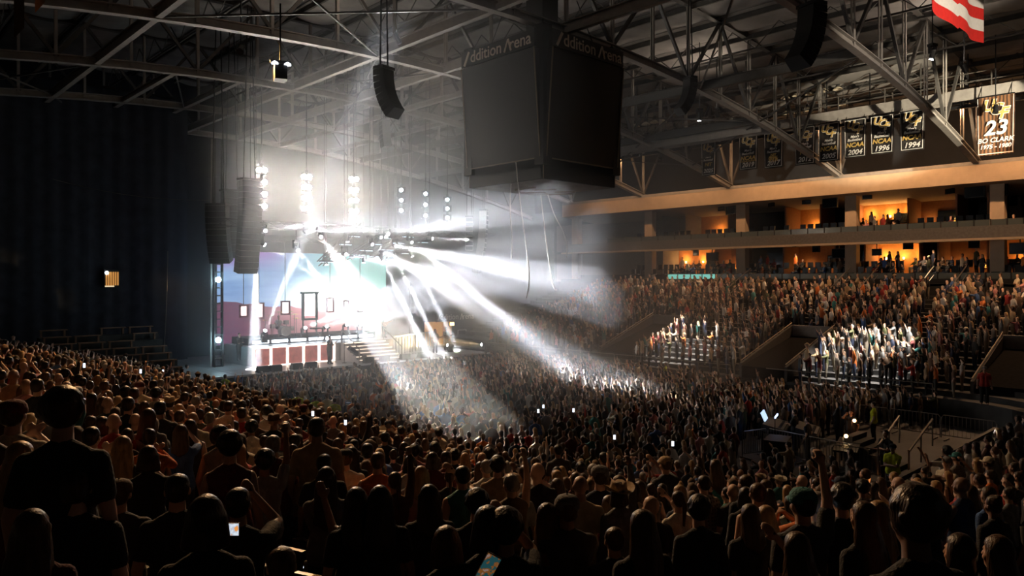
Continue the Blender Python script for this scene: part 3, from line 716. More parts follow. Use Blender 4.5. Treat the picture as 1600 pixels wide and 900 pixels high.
# unlit house lamps: pale round reflectors in rows beneath the far catwalk
M_refl = mat('lamp_reflector', (.70,.62,.48), .3, metal=.2, var=.1)
def house_lamp(px, py, X, lab, grp):
    p = on_X(px, py, X); t = thing('house_lamp', lab, 'lamp', p, 0, grp)
    obj('reflector', MB().lathe([(.10,.22),(.26,.12),(.36,0),(.34,0),(.20,.08),(.06,.10)], n=14), M_refl, t); obj('housing', MB().lathe([(.09,.20),(.12,.26),(.12,.46),(.05,.50)], n=10), M_black, t)
    obj('stem', MB().box((-.02,-.02,.45), (.02,.02,max(.5, zt(X)-p.z-.1))), M_steeld, t)
for i, (px, py) in enumerate(((1227,154),(1245,150),(1265,148),(1287,143),(1309,140),(1229,178),(1247,176),(1262,173),(1290,168),(1317,165),(1407,123))): house_lamp(px, py, 54.5, 'pale round house lamp above the banner row, %s of the eleven' % ORDS[i], 'round house lamps above the banners')
for i, (px, py) in enumerate(((993,198),(1009,195),(1022,192),(1035,191),(1012,215),(1040,212),(982,222))): house_lamp(px, py, 47.5, 'pale round house lamp right of the scoreboard, %s of seven' % ORDS[i], 'round house lamps beside the scoreboard')

# ---------------------------------------------------------------- hanging scoreboard
SX, SY = 25.4*1.0, 26.0
p_ = wpt(847, 300, 36.0); SX, SY = p_.x, p_.y
def scoreboard():
    t = thing('scoreboard', 'big black four-sided scoreboard hanging over the middle of the crowd', 'scoreboard', (SX,SY,0))
    S = 2.95
    M_led = mat('led_off', (.008,.008,.009), .6, var=.15, scale=40); M_edge = mat('panel_edge', (.22,.17,.12), .5, var=.05); M_sb = mat('sign_face', (.02,.02,.022), .5, var=.1)
    z0, z1, z2 = 12.45, 17.25, 18.05
    obj('core', MB().box((-S+.45,-S+.45,z0-.4), (S-.45,S-.45,z2+.1)), M_black, t)
    for k in range(4):
        R = Matrix.Rotation(k*PI/2, 4, 'Z'); w = S*.84
        def q(mb): mb.v = [tuple(R @ Vector(v)) for v in mb.v]; return mb
        top, bot = -S-.10, -S+.30
        obj('screen', q(MB().add([(-w,bot,z0),(w,bot,z0),(w,top,z1),(-w,top,z1),(-w,bot+.3,z0),(w,bot+.3,z0),(w,top+.3,z1),(-w,top+.3,z1)], [(0,1,2,3),(7,6,5,4),(0,4,5,1),(1,5,6,2),(2,6,7,3),(3,7,4,0)])), M_led, t)
        e = MB().bar((-w,bot-.02,z0), (w,bot-.02,z0), .05); e.bar((-w,bot-.02,z0), (-w,top-.02,z1), .05); e.bar((w,bot-.02,z0), (w,top-.02,z1), .05)
        obj('screen_frame', q(e), M_edge, t)
        obj('sign_panel', q(MB().box((-w,-S-.10,z1+.05), (w,-S+.12,z2))), M_sb, t)
        # lettering: the venue name with a slanting stroke for its first letter
        M_let = mat('sign_letter', (.80,.72,.62), .5, var=0)
        rz = k*PI/2; pos = lambda x, z: R @ Vector((x, -S-.12, z))
        text_part('ddition', t, M_let, pos(-w*.28, z1+.42), (PI/2,0,rz), .78, .01, 0, .006); 
        text_part('rena', t, M_let, pos(w*.65, z1+.42), (PI/2,0,rz), .78, .01, 0, .006)
        for pa, pb, wd in (((-w*.90,-S-.13,z1+.10), (-w*.76,-S-.13,z1+.72), .13), ((w*.24,-S-.13,z1+.14), (w*.34,-S-.13,z1+.70), .09), ((w*.34,-S-.13,z1+.70), (w*.42,-S-.13,z1+.14), .09)):
            obj('emblem_stroke', q(MB().bar(pa, pb, .03, wd)), M_let, t)
    for k in range(4):                                         # recessed corner posts
        R = Matrix.Rotation(k*PI/2, 4, 'Z'); c = MB().box((-S+.25,-S+.25,z0-.3), (-S+.8,-S+.8,z2+.3)); c.v = [tuple(R @ Vector(v)) for v in c.v]; obj('corner_post', c, M_black, t)
    S2 = 2.50; zl0, zl1 = 11.55, 12.40
    for k in range(4):
        R = Matrix.Rotation(k*PI/2, 4, 'Z'); a = MB().box((-S2,-S2,zl0), (S2,-S2+.15,zl1)); a.v = [tuple(R @ Vector(v)) for v in a.v]; obj('lower_screen', a, M_led, t)
        e = MB().bar((-S2,-S2-.01,zl0), (-S2,-S2-.01,zl1), .04); e.v = [tuple(R @ Vector(v)) for v in e.v]; obj('screen_frame', e, M_edge, t)
    # shallow dished underside with a pale zigzag frame
    n = 40; mb = MB(); rings = [(1.0,0),(.82,-.10),(.5,-.18),(.15,-.2)]; vs = []
    for f, dz in rings:
        for j in range(n):
            a = 2*PI*j/n; r = S2*.98/max(abs(math.cos(a)), abs(math.sin(a)))*f; r = r*(1-.10*(1-f)) if f < 1 else r; vs.append((r*math.cos(a), r*math.sin(a), zl0+dz+.02))
    mb.add(vs, [(i*n+j, i*n+(j+1)%n, (i+1)*n+(j+1)%n, (i+1)*n+j) for i in range(3) for j in range(n)]+[tuple(3*n+j for j in range(n))])
    obj('underside', mb, mat('underside_panel', (.22,.20,.18), .45, var=.2, scale=2), t)
    zz = MB(); pts = [(-1.6,-1.1),(-.9,-.3),(-.3,-1.2),(.4,-.4),(1.0,-1.2),(1.6,-.5),(1.0,.6),(.2,0),(-.6,.9),(-1.5,.3),(-1.6,-1.1)]
    for (a, b), (c, d) in zip(pts[:-1], pts[1:]): zz.bar((a,b,zl0-.20), (c,d,zl0-.20), .07)
    obj('frame_tube', zz, M_edge, t)
    obj('winch_column', MB().box((-.55,-.55,z2), (.55,.55,zb(SX)+3.6)), M_black, t)
    for sx in (-1, 1):
        for sy in (-1, 1): obj('hoist_cable', MB().bar((sx*1.9,sy*1.9,z2), (sx*1.2,sy*1.2,zb(SX)+2), .04), M_black, t)
scoreboard()
# loose pale cords hanging from its underside
M_cord = mat('white_cord', (.80,.78,.74), .6, var=0)
for i, (pts, d) in enumerate((([(801,252),(797,320),(800,370),(799,404)],34.2),([(806,252),(812,310),(820,370),(827,430),(823,466)],33.6),([(845,304),(850,350),(858,410),(865,448),(870,453)],33.2),([(856,304),(866,335),(880,362),(886,385),(885,402)],33.4))):
    w = [wpt(px, py, d+.12*k) for k, (px, py) in enumerate(pts)]; sm_ = []
    for a, b, c, e in zip([w[0]]+w[:-1], w, w[1:], w[2:]+[w[-1]]):
        for s in range(5):
            u = s/5; sm_.append(.5*((2*b)+(c-a)*u+(2*a-5*b+4*c-e)*u*u+(3*b-a-3*c+e)*u**3))
    sm_.append(w[-1]); tag(obj('cord', MB().tube(sm_, .028, 6), M_cord, smooth=True), ['short straight white cord hanging left of the others under the scoreboard','longest white cord reaching lowest, second from left under the scoreboard','white cord hanging from the bottom corner, third from left under the scoreboard','short curved white cord, rightmost of the four under the scoreboard'][i], 'cord')

# ---------------------------------------------------------------- curved loudspeaker arrays, projector
def line_array(lab, top, n, w, h, d, face, curve, name='line_array', light=False, lean=0):
    """stack of n cabinets hung from top, facing 'face' (angle about z), each tilted a little more than the one above"""
    t = thing(name, lab, 'loudspeaker', top, face)
    y, z, a = 0.0, 0.0, lean
    M_box = mat('speaker_case', (.010,.010,.011), .45, var=.1) if not light else mat('lit_speaker_case', (.45,.43,.40), .5, var=.1)  # pale version paints in the light striking the right-hand hangs
    for i in range(n):
        dz, dy = -h*math.cos(a), -h*math.sin(a); u = Vector((0,dy,dz)); f = Vector((0,math.cos(a),-math.sin(a)))
        o = Vector((0,y,z)); mb = MB(); hw = w/2
        vs = [o+Vector((sx*hw*(1 if fy > 0 else .82),0,0))+f*fy+u*k_ for k_ in (.02,.97) for sx, fy in ((-1,-d/2),(1,-d/2),(1,d/2),(-1,d/2))]
        mb.add(vs, [(0,1,2,3),(7,6,5,4),(0,4,5,1),(1,5,6,2),(2,6,7,3),(3,7,4,0)])
        c = obj('cabinet', mb, M_box, t)
        g = MB(); vs = [o+Vector((sx*hw*.9,0,0))+f*(d/2+.012)+u*k_ for k_ in (.12,.88) for sx in (-1,1)]; g.add(vs, [(0,1,3,2)]); obj('grille', g, mat('speaker_grille', (.02,.02,.02), .7, var=.3, scale=60), c)
        y += dy; z += dz; a += curve
    obj('bumper', MB().box((-w/2,-d/2,.02), (w/2,d/2,.14)), M_black, t)
    for s in (-1, 1): obj('chain', MB().bar((s*w*.3,0,.1), (s*w*.1,0,max(1.2, zt(top[0])-top[2])), .05), M_black, t)
    return t
FACE_US = lambda p: math.atan2(-p[0], p[1])*1.0 if False else math.atan2(p[0], -p[1])
def face_to(p, q): d = Vector(q)-Vector(p); return math.atan2(-d.x, d.y)
p = wpt(600,110,31); line_array('curved black loudspeaker hanging in the roof left of the scoreboard', p, 8, .75, .26, .55, face_to(p,(12,52,0)), .10)
p = wpt(1078,124,41); line_array('slim curved black loudspeaker hanging right of the scoreboard', p, 9, .7, .24, .5, face_to(p,(62,10,0))+.2, .10)
p = wpt(1268,12,26); line_array('large curved black loudspeaker at the top of the view below the roof', p, 9, .85, .25, .6, face_to(p,(50,4,0)), .085)
p = wpt(601,190,52); line_array('hazy dark loudspeaker column beyond the roof truss behind the first hanging array', p, 6, .9, .30, .6, face_to(p,(10,50,0)), .03)
def proj_unit():
    p = wpt(438,98,30); t = thing('ceiling_projector', 'small black projector hanging under the roof near the top left', 'projector', p, face_to(p,(20,46,0)))
    obj('bracket', MB().box((-.40,-.05,-.04), (.40,.05,.08)), M_black, t); obj('case', MB().box((-.24,-.30,-.72), (.24,.30,-.12)), M_black, t); obj('lens', MB().lathe([(.08,0),(.09,.1)], (0,.30,-.5), 12, axis='y'), M_glass, t)
    for s in (-1,1): o = obj('lamp_head', MB().lathe([(.05,0),(.13,-.06),(.14,-.12)], (s*.25,-.3,-.04), 12), mat('cool_bulb', (.9,.93,1), .5, emit=3, ecol=(.85,.9,1), var=0), t)
    obj('rod', MB().box((-.03,-.03,.06), (.03,.03,zb(p.x)-p.z)), M_black, t)
proj_unit()
# ---------------------------------------------------------------- stage
DZ = 1.5
M_deck = mat('stage_deck', (.30,.30,.31), .35, var=.15, scale=2); M_skirt = mat('stage_skirt', (.012,.012,.014), .9, var=.1)
M_cool = mat('cool_strip', (.8,.9,1), .5, emit=9, ecol=(.78,.88,1), var=0)
sx0, sx1 = 15.5, 37.5
t = thing('stage_platform', 'wide raised concert stage platform in front of the video screen', 'stage', (0,0,0))
def planks(): 
    k = 0; x = sx0
    while x < sx1-.1:
        y = Y_STAGE
        while y < 51.9: obj('deck_panel', MB().box((x+.01,y+.01,DZ-.12), (x+2.43,y+2.43,DZ)), M_deck, t); y += 2.44
        x += 2.44
planks()
obj('skirt', MB().box((sx0+.05,Y_STAGE+.05,0), (sx1-.1,51.7,DZ-.13)), M_skirt, t)
obj('edge_strip', MB().box((sx0,Y_STAGE-.06,DZ-.10), (sx1,Y_STAGE-.005,DZ+.01)), mat('pale_edge', (.75,.76,.78), .5, var=0), t)
# riser with glowing bordered panels
RY, RX0, RX1, RZ = 45.0, 20.2, 33.0, 2.72
r = thing('band_riser', 'stepped band riser with pink panels framed by light strips', 'riser', (0,RY,DZ))
obj('platform', MB().box((RX0,.1,0), (RX1,4.6,RZ-DZ)), M_deck, r)
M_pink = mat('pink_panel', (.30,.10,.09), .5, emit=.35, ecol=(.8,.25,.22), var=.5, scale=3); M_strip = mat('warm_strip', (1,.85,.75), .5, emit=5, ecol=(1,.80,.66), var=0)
x = RX0; pw = (25.9-RX0)/5
for i in range(5):
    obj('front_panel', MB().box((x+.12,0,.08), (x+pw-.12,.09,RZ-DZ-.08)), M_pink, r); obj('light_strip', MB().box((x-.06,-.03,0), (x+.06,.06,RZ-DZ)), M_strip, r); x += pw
obj('light_strip', MB().box((x-.06,-.03,0), (x+.06,.06,RZ-DZ)), M_strip, r)
obj('light_strip', MB().box((RX0-.06,-.04,RZ-DZ-.05), (x,.07,RZ-DZ+.03)), M_strip, r)
obj('light_strip', MB().box((RX0-.06,-.04,0), (x,.07,.06)), M_strip, r)
obj('upper_platform', MB().box((RX0+.5,2.0,RZ-DZ), (30.5,4.6,RZ-DZ+.45)), M_skirt, r)
for i in range(7): obj('floor_strip', MB().box((21+i*1.35,1.90,RZ-DZ+.10), (22.1+i*1.35,1.99,RZ-DZ+.28)), M_cool, r)
st = thing('stage_stairs', 'wide pale stage stairs to the right of the pink riser panels', 'stairs', (26.4,RY-2.4,DZ))
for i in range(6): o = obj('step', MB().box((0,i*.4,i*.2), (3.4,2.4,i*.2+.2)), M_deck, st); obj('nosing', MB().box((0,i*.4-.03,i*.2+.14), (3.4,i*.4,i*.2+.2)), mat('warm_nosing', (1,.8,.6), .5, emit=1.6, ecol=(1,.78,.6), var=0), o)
for s in (0, 3.4): obj('stair_rail', MB().bar((s,0,.9), (s,2.3,2.1), .05).bar((s,0,0), (s,0,.9), .05).bar((s,2.3,1.2), (s,2.3,2.1), .05), M_rail, st)
rl = thing('riser_railing', 'white barred railing around the right end of the band riser', 'railing', (0,RY,RZ))
for i in range(15):
    x = 30.0+i*.36; y = -1.2+i*.16; obj('baluster', MB().box((x-.05,y-.05,-1.2), (x+.05,y+.05,.25)), M_white, rl)
obj('top_rail', MB().bar((29.9,-1.25,.27), (35.2,1.1,.27), .09), M_white, rl); obj('bottom_rail', MB().bar((29.9,-1.25,-1.1), (35.2,1.1,-1.1), .09), M_white, rl)
# video screen
def led_screen():
    Y = 50.0; a = on_Y(339, 398, Y); b = on_Y(603, 398, Y); x0, x1 = a.x, b.x; z0, z1 = 2.6, 9.0
    m = bpy.data.materials.new('screen_image'); m.use_nodes = True; nt = m.node_tree; N = nt.nodes; L = nt.links; bs = N['Principled BSDF']; bs.inputs['Base Color'].default_value = (.01,.01,.01,1); bs.inputs['Roughness'].default_value = .4
    tc = N.new('ShaderNodeTexCoord'); sp = N.new('ShaderNodeSeparateXYZ'); L.new(tc.outputs['Generated'], sp.inputs[0])
    def M(op, a_, b_=None, c_=None):
        n = N.new('ShaderNodeMath'); n.operation = op
        for i, v in enumerate((a_, b_, c_)):
            if v is None: continue
            if isinstance(v, (int, float)): n.inputs[i].default_value = v
            else: L.new(v, n.inputs[i])
        return n.outputs[0]
    def MIX(f, a_, b_):
        n = N.new('ShaderNodeMix'); n.data_type = 'RGBA'; n.clamp_factor = True
        for i, v in ((0, f), (6, a_), (7, b_)):
            if isinstance(v, tuple): n.inputs[i].default_value = v
            elif isinstance(v, (int, float)): n.inputs[i].default_value = v
            else: L.new(v, n.inputs[i])
        return n.outputs[2]
    x, z = sp.outputs['X'], sp.outputs['Z']
    nz = N.new('ShaderNodeTexNoise'); nz.inputs['Scale'].default_value = 3.0; nz.inputs['Detail'].default_value = 5
    mp = N.new('ShaderNodeMapping'); mp.inputs['Scale'].default_value = (1.2,1,4); L.new(tc.outputs['Generated'], mp.inputs[0]); L.new(mp.outputs[0], nz.inputs['Vector'])
    sky = MIX(M('MULTIPLY_ADD', nz.outputs['Fac'], 1.6, -.3), (.10,.22,.50,1), (.34,.50,.72,1))
    sky = MIX(M('MULTIPLY', M('MULTIPLY_ADD', z, 5, -3.9), M('MULTIPLY_ADD', x, -3, 1.5)), sky, (.30,.14,.42,1))
    sky = MIX(M('MULTIPLY_ADD', x, 2.4, -.75), sky, (.28,.62,.58,1))
    d2 = M('ADD', M('POWER', M('MULTIPLY', M('SUBTRACT', x, .66), 2.1), 2), M('POWER', M('MULTIPLY', M('SUBTRACT', z, .48), 2.6), 2))
    g = M('EXPONENT', M('MULTIPLY', d2, -3.6)); sky = MIX(M('MULTIPLY', g, 1.3), sky, (1,1,1,1))
    nr = N.new('ShaderNodeTexNoise'); nr.noise_dimensions = '1D'; nr.inputs['Scale'].default_value = 4; L.new(x, nr.inputs['W'])
    ridge = M('ADD', M('MULTIPLY', nr.outputs['Fac'], .16), M('MULTIPLY_ADD', x, -.20, .37))
    ms = M('GREATER_THAN', ridge, z)
    rock = MIX(nz.outputs['Fac'], (.03,.02,.07,1), (.20,.04,.08,1)); rock = MIX(M('MULTIPLY_ADD', x, 1.5, -.2), rock, (.85,.45,.45,1))
    col = MIX(ms, sky, rock); L.new(col, bs.inputs['Emission Color'])
    s = M('ADD', M('MULTIPLY', g, 3.5), 1.2); L.new(s, bs.inputs['Emission Strength'])
    t = thing('video_screen', 'giant video screen showing a mountain sky behind the band', 'screen', (x0,Y,z0))
    obj('display', MB().box((0,0,0), (x1-x0,.12,z1-z0)), m, t); e = MB(); w, h = x1-x0, z1-z0
    e.bar((-.06,.05,-.06), (w+.06,.05,-.06), .12); e.bar((-.06,.05,h+.06), (w+.06,.05,h+.06), .12); e.bar((-.06,.05,-.06), (-.06,.05,h+.06), .12); e.bar((w+.06,.05,-.06), (w+.06,.05,h+.06), .12)
    obj('frame', e, M_black, t)
    for i in range(6): obj('leg', MB().box((w*(i+.5)/6-.05,.12,DZ-z0), (w*(i+.5)/6+.05,.22,h)), M_black, t)
led_screen()
# hanging light frames in front of the screen
M_pinkl = mat('pale_pink_light', (1,.86,.86), .5, emit=2.6, ecol=(1,.80,.80), var=0)
for i, (px, py0, py1, w) in enumerate(((381,477,495,.52),(405,474,497,.62),(446,471,491,.6),(516,466,487,.55),(541,470,486,.42),(563,468,487,.42))):
    a = on_Y(px, py0, 48.5); b = on_Y(px, py1, 48.5); h = a.z-b.z
    t = thing('glowing_panel', ['leftmost','second','third','fourth','fifth','sixth'][i]+' hanging pink-lit upright frame counted from the left of the stage', 'stage light', (a.x,48.5,b.z), 0, 'upright glowing frames above the band')
    obj('lit_panel', MB().box((-w/2+.08,0,.08), (w/2-.08,.05,h-.08)), M_pinkl, t)
    e = MB().bar((-w/2,.0,0), (w/2,0,0), .10).bar((-w/2,0,h), (w/2,0,h), .10).bar((-w/2,0,-.05), (-w/2,0,h+.05), .10).bar((w/2,0,-.05), (w/2,0,h+.05), .10)
    obj('frame', e, mat('maroon_frame', (.18,.04,.05), .5, var=.1), t); obj('wire', MB().box((-.02,.04,h), (.02,.07,9.75-b.z)), M_black, t)
a = on_Y(484, 459, 48.0); b = on_Y(484, 500, 48.0)
t = thing('stage_window', 'large teal window frame with glowing opening at the centre of the stage', 'stage set piece', (a.x,48,b.z))
w, h = 1.05, a.z-b.z; obj('lit_panel', MB().box((-w/2+.12,0,.3), (w/2-.12,.05,h-.45)), M_pinkl, t)
obj('frame', MB().bar((-w/2,0,0), (-w/2,0,h), .16).bar((w/2,0,0), (w/2,0,h), .16).bar((-w/2,0,.06), (w/2,0,.06), .14), mat('teal_frame', (.12,.20,.20), .6, var=.1), t)
obj('leg', MB().bar((-w/2,0,0), (-w/2,0,RZ+.45-b.z), .08), MATS['teal_frame'], t); obj('leg', MB().bar((w/2,0,0), (w/2,0,RZ+.45-b.z), .08), MATS['teal_frame'], t)
obj('lintel', MB().box((-w/2-.15,-.12,h), (w/2+.15,.14,h+.14)), MATS['teal_frame'], t)
# ------- drum kit
def drum_kit():
    x, y, z = X_on_Y(441, 47.6), 47.6, RZ+.45
    t = thing('drum_kit', 'shining drum kit on the riser in front of the screen', 'drum kit', (x,y,z)); M_sh = mat('drum_shell', (.55,.52,.50), .25, metal=.5, var=.1); M_cy = mat('cymbal_brass', (.75,.55,.22), .25, metal=.9, var=.1)
    obj('bass_drum', MB().lathe([(.02,-.28),(.34,-.28),(.36,-.26),(.36,.26),(.34,.28),(.02,.28)], (0,-.3,.38), 20, axis='y'), M_sh, t)
    for (dx, dy, dz, rr) in ((-.28,-.1,.95,.17),(.25,-.1,.95,.19),(-.62,.15,.70,.19),(.66,.1,.50,.24)):
        d = obj('tom_drum', MB().lathe([(rr*.98,-.14),(rr,-.12),(rr,.12),(rr*.98,.14)], (dx,dy,dz), 16), M_sh, t); obj('drum_leg', MB().bar((dx,dy,0), (dx,dy,dz-.14), .04), M_rail, d)
    for (dx, dy, dz, rr) in ((-.85,-.1,1.45,.26),(.85,-.1,1.5,.27),(-.45,-.35,1.7,.24),(.42,-.35,1.72,.24),(1.15,.2,1.2,.24),(-1.1,.25,1.15,.2)):
        c = obj('cymbal', MB().lathe([(.03,.03),(.06,.02),(rr,-.02),(rr,-.03)], (dx,dy,dz), 18), M_cy, t); obj('cymbal_stand', MB().bar((dx,dy,0), (dx,dy,dz), .03), M_rail, c)
    person((x,y+.55,z-.38), PI, 'seated', 'short','brown','white','tee','black', 1.78, 0, 'drummer in a white top seated behind the drum kit', shoes=True)
    s = obj('stool', MB().lathe([(.17,.48),(.18,.50),(.18,.56),(.16,.58)], (0,.55,-.0), 14).lathe([(.03,0),(.03,.5)], (0,.55,0), 8), M_black, t)
drum_kit()
# ------- performers
def guitar(parent_loc, face, lab):
    t = thing('electric_guitar', lab, 'guitar', parent_loc, face)
    mb = MB().lathe([(.02,-.03),(.17,-.03),(.18,0),(.17,.03),(.02,.03)], (.10,.22,1.02), 18, axis='y').lathe([(.02,-.03),(.13,-.03),(.14,0),(.13,.03),(.02,.03)], (-.07,.22,1.06), 16, axis='y')
    obj('guitar_body', mb, mat('guitar_wood', (.25,.08,.03), .3, var=.2), t); obj('neck', MB().bar((-.1,.25,1.07), (-.60,.28,1.27), .05, .03), mat('maple', (.45,.28,.14), .4, var=.1), t); obj('headstock', MB().box((-.76,.26,1.26), (-.6,.29,1.34)), M_black, t)
    obj('strap', MB().tube([(.2,.15,1.1),(.1,.18,1.40),(0,.08,1.53),(-.15,-.05,1.45),(-.18,.1,1.2),(-.16,.2,1.08)], .018), M_black, t)
pz = DZ
x = X_on_Y(515, 43.4); person((x,43.4,DZ), PI+.4, 'sing','short','black','charcoal','tee','black',1.86,0,'singer in dark clothes standing at the front of the stage', shoes=True)
person((X_on_Y(680,44.5),44.5,DZ), PI-.3, 'guitar','long','brown','tan','long','black',1.8,0,'guitarist in tan at the right of the stage', shoes=True); guitar((X_on_Y(680,44.5),44.5,DZ), PI-.3, 'guitar held by the guitarist at the right of the stage')
person((X_on_Y(697,45.5),45.5,DZ), PI-.2, 'guitar','short','brown','cream','tee','black',1.8,0,'bass player in cream beside the guitarist at the right', shoes=True); guitar((X_on_Y(697,45.5),45.5,DZ), PI-.2, 'bass guitar held by the player in cream')
person((X_on_Y(600,46.5),46.5,RZ), PI, 'guitar','curly','dark brown','white','tee','black',1.78,0,'guitarist in white on the riser behind the white railing', shoes=True); guitar((X_on_Y(600,46.5),46.5,RZ), PI, 'guitar held by the player behind the white railing')
person((X_on_Y(374,47),47,DZ+.3), PI, 'folded','short','black','black','long','black',1.78,0,'stagehand in black at the left end of the stage', shoes=True)
# microphone stand, keyboards, wedges, cases
t = thing('microphone_stand', 'tall microphone stand beside the singer', 'microphone stand', (X_on_Y(538,43.3),43.3,DZ)); obj('pole', MB().bar((0,0,0), (0,0,1.5), .035), M_black, t); obj('base', MB().lathe([(.16,0),(.15,.03),(.02,.05)], n=14), M_black, t); obj('microphone', MB().cap((0,0,1.5), .025, (-.05,-.16,1.58), .03), M_rail, t)
for i, (px, Y) in enumerate(((548,43.2),)):
    t = thing('stage_wheel_prop', 'dark folding cart with a wheel standing by the stairs', 'cart', (X_on_Y(px+8,Y),Y,DZ)); obj('cart_body', MB().bar((-.5,0,1.0), (.5,0,.25), .35, .25), M_black, t)
    for s in (-1,1): obj('wheel', MB().lathe([(.20,-.04),(.24,-.03),(.24,.03),(.20,.04)], (.5,s*.25,.24), 16, axis='y'), M_rail, t)
t = thing('keyboard', 'keyboard on a stand on the riser right of the drums', 'keyboard', (X_on_Y(500,46.6),46.6,RZ)); obj('case', MB().box((-.7,-.18,.9), (.7,.18,1.0)), M_black, t); obj('keys', MB().box((-.66,-.17,1.0), (.66,-.02,1.012)), M_white, t)
for s in (-1,1): obj('leg', MB().bar((-s*.4,0,0), (s*.4,0,.9), .05), M_rail, t)
WG = [0]
def wedge(px, Y, z=DZ):
    WG[0] += 1; t = thing('monitor_wedge', 'black wedge loudspeaker on the stage front edge, %s from left' % ORDS[WG[0]-1], 'loudspeaker', (X_on_Y(px,Y),Y,z), 0, 'wedge monitors along the stage front')
    obj('cabinet', MB().add([(-.35,-.25,0),(.35,-.25,0),(.35,.25,0),(-.35,.25,0),(-.35,-.22,.38),(.35,-.22,.38),(.35,.05,.38),(-.35,.05,.38)], [(0,3,2,1),(4,5,6,7),(0,1,5,4),(1,2,6,5),(2,3,7,6),(3,0,4,7)]), M_black, t)
    obj('grille', MB().add([(-.32,.24,.06),(.32,.24,.06),(.32,.07,.36),(-.32,.07,.36)], [(0,1,2,3)]).add([(-.32,.26,.06),(.32,.26,.06),(.32,.09,.36),(-.32,.09,.36)], [(3,2,1,0)]), MATS['speaker_grille'], t)
for px in (410,430,463,485,575,600,632,660): wedge(px, Y_STAGE+.45)
def case(px, py, X, s, lab):
    p = on_Z(px, py, 0); t = thing('road_case', lab, 'equipment case', (p.x,p.y,0)); obj('box', MB().box((-s,-s*.6,.12), (s,s*.6,1.15)), M_black, t)
    e = MB()
    for a_ in (-1,1):
        for b_ in (-1,1): e.bar((a_*s,b_*s*.6,.12), (a_*s,b_*s*.6,1.16), .05)
    obj('corner_trim', e, M_rail, t); obj('latch', MB().box((-.08,-s*.6-.02,.7), (.08,-s*.6,.82)), M_rail, t)
    for a_ in (-1,1):
        for b_ in (-1,1): obj('caster', MB().lathe([(.06,-.03),(.06,.03)], (a_*s*.8,b_*s*.45,.06), 10, axis='y'), M_black, t)
case(365,602,0,.9,'long black equipment case left of the stage front'); case(335,604,0,.6,'smaller black equipment case at the far left of the stage'); case(388,606,0,.7,'black equipment case nearest the stage corner')
# curtain, rigging at the left of the screen
def curtain():
    mb = MB(); n = 160; x0, x1 = -13.5, 19.0; vs = []
    for i in range(n+1):
        x = x0+(x1-x0)*i/n; y = .05*math.sin(i*1.3)+.02*math.sin(i*2.9); vs += [(x,y,0),(x,y,19.5)]
    mb.add(vs, [(2*i,2*i+1,2*i+3,2*i+2) for i in range(n)])
    t = thing('stage_curtain', 'huge black curtain closing off the hall left of the stage', 'curtain', (0,53,0)); obj('drape', mb, M_curtain, t, True); obj('track', MB().box((x0,-.1,19.5), (x1,.1,19.65)), M_black, t)
curtain()
t = thing('wall_opening_lamp', 'small amber lit louvred hatch with a white lamp on the dark left wall', 'window', on_Y(175,435,52.4)); obj('frame', MB().box((-.45,-.02,-.55), (.45,.1,.55)), M_black, t)
for i in range(6): obj('slat', MB().box((-.38+i*.135,-.08,-.45), (-.30+i*.135,-.02,.42)), mat('amber_slat', (.6,.28,.07), .6, emit=.5, ecol=(.9,.40,.10), var=.1), t)
obj('sill', MB().box((-.42,-.12,-.55), (.10,-.02,-.47)), mat('lit_sill', (.9,.7,.45), .5, emit=.9, ecol=(1,.75,.45), var=0), t); obj('bulb', MB().ell((-.34,-.14,.36), (.11,.11,.11)), M_cool, t)
def sag(a, b, s, n=14): a = Vector(a); b = Vector(b); return [a.lerp(b, i/n)-Vector((0,0,s*4*(i/n)*(1-i/n))) for i in range(n+1)]
tag(obj('sagging_cable', MB().tube(sag(wpt(-60,228,46), on_Y(330,313,46), .9), .02, 5), M_rail), 'thin cable sagging across the dark wall to the left speakers', 'cable')
tag(obj('hanging_rope', MB().tube([on_Y(262,392,50),on_Y(260,480,50),on_Y(255,572,50)], .03, 5), M_rail), 'thin rope hanging straight down on the dark left wall', 'rope')
for i, (px, lab) in enumerate(((331,'slim upright pole left of the screen edge'),(337,'ladder tower bearing lamps left of the screen edge'))):
    a = on_Y(px, 395, 47); b = on_Y(px-2, 540, 47); 
    if i == 0: tag(obj('scaffold_pole', MB().tube([(b.x,47,0),(a.x,47,16)], .05, 6), M_steel), lab, 'pole')
    else:
        t = thing('lighting_tower', lab, 'lighting tower', (b.x,47,0)); obj('rail', MB().box((-.05,-.15,0), (.02,.15,16)), M_black, t)
        obj('rail', MB().box((.45,-.15,0), (.52,.15,16)), M_black, t)
        for k in range(22): obj('rung', MB().box((.02,-.03,.5+k*.5), (.45,.03,.58+k*.5)), M_truss, t)
        for zz in (on_Y(337,437,47).z, on_Y(337,531,47).z):
            obj('lamp_face', MB().lathe([(.02,0),(.17,.0),(.17,.10)], (.15,-.30,zz), 14, axis='y'), mat('cyan_lamp', (.7,.95,1), .5, emit=28, ecol=(.55,.88,1), var=0), t)
            lamp('POINT', 'tower_light', (b.x+.15,46.3,zz), 60, (.5,.85,1), radius=.15)
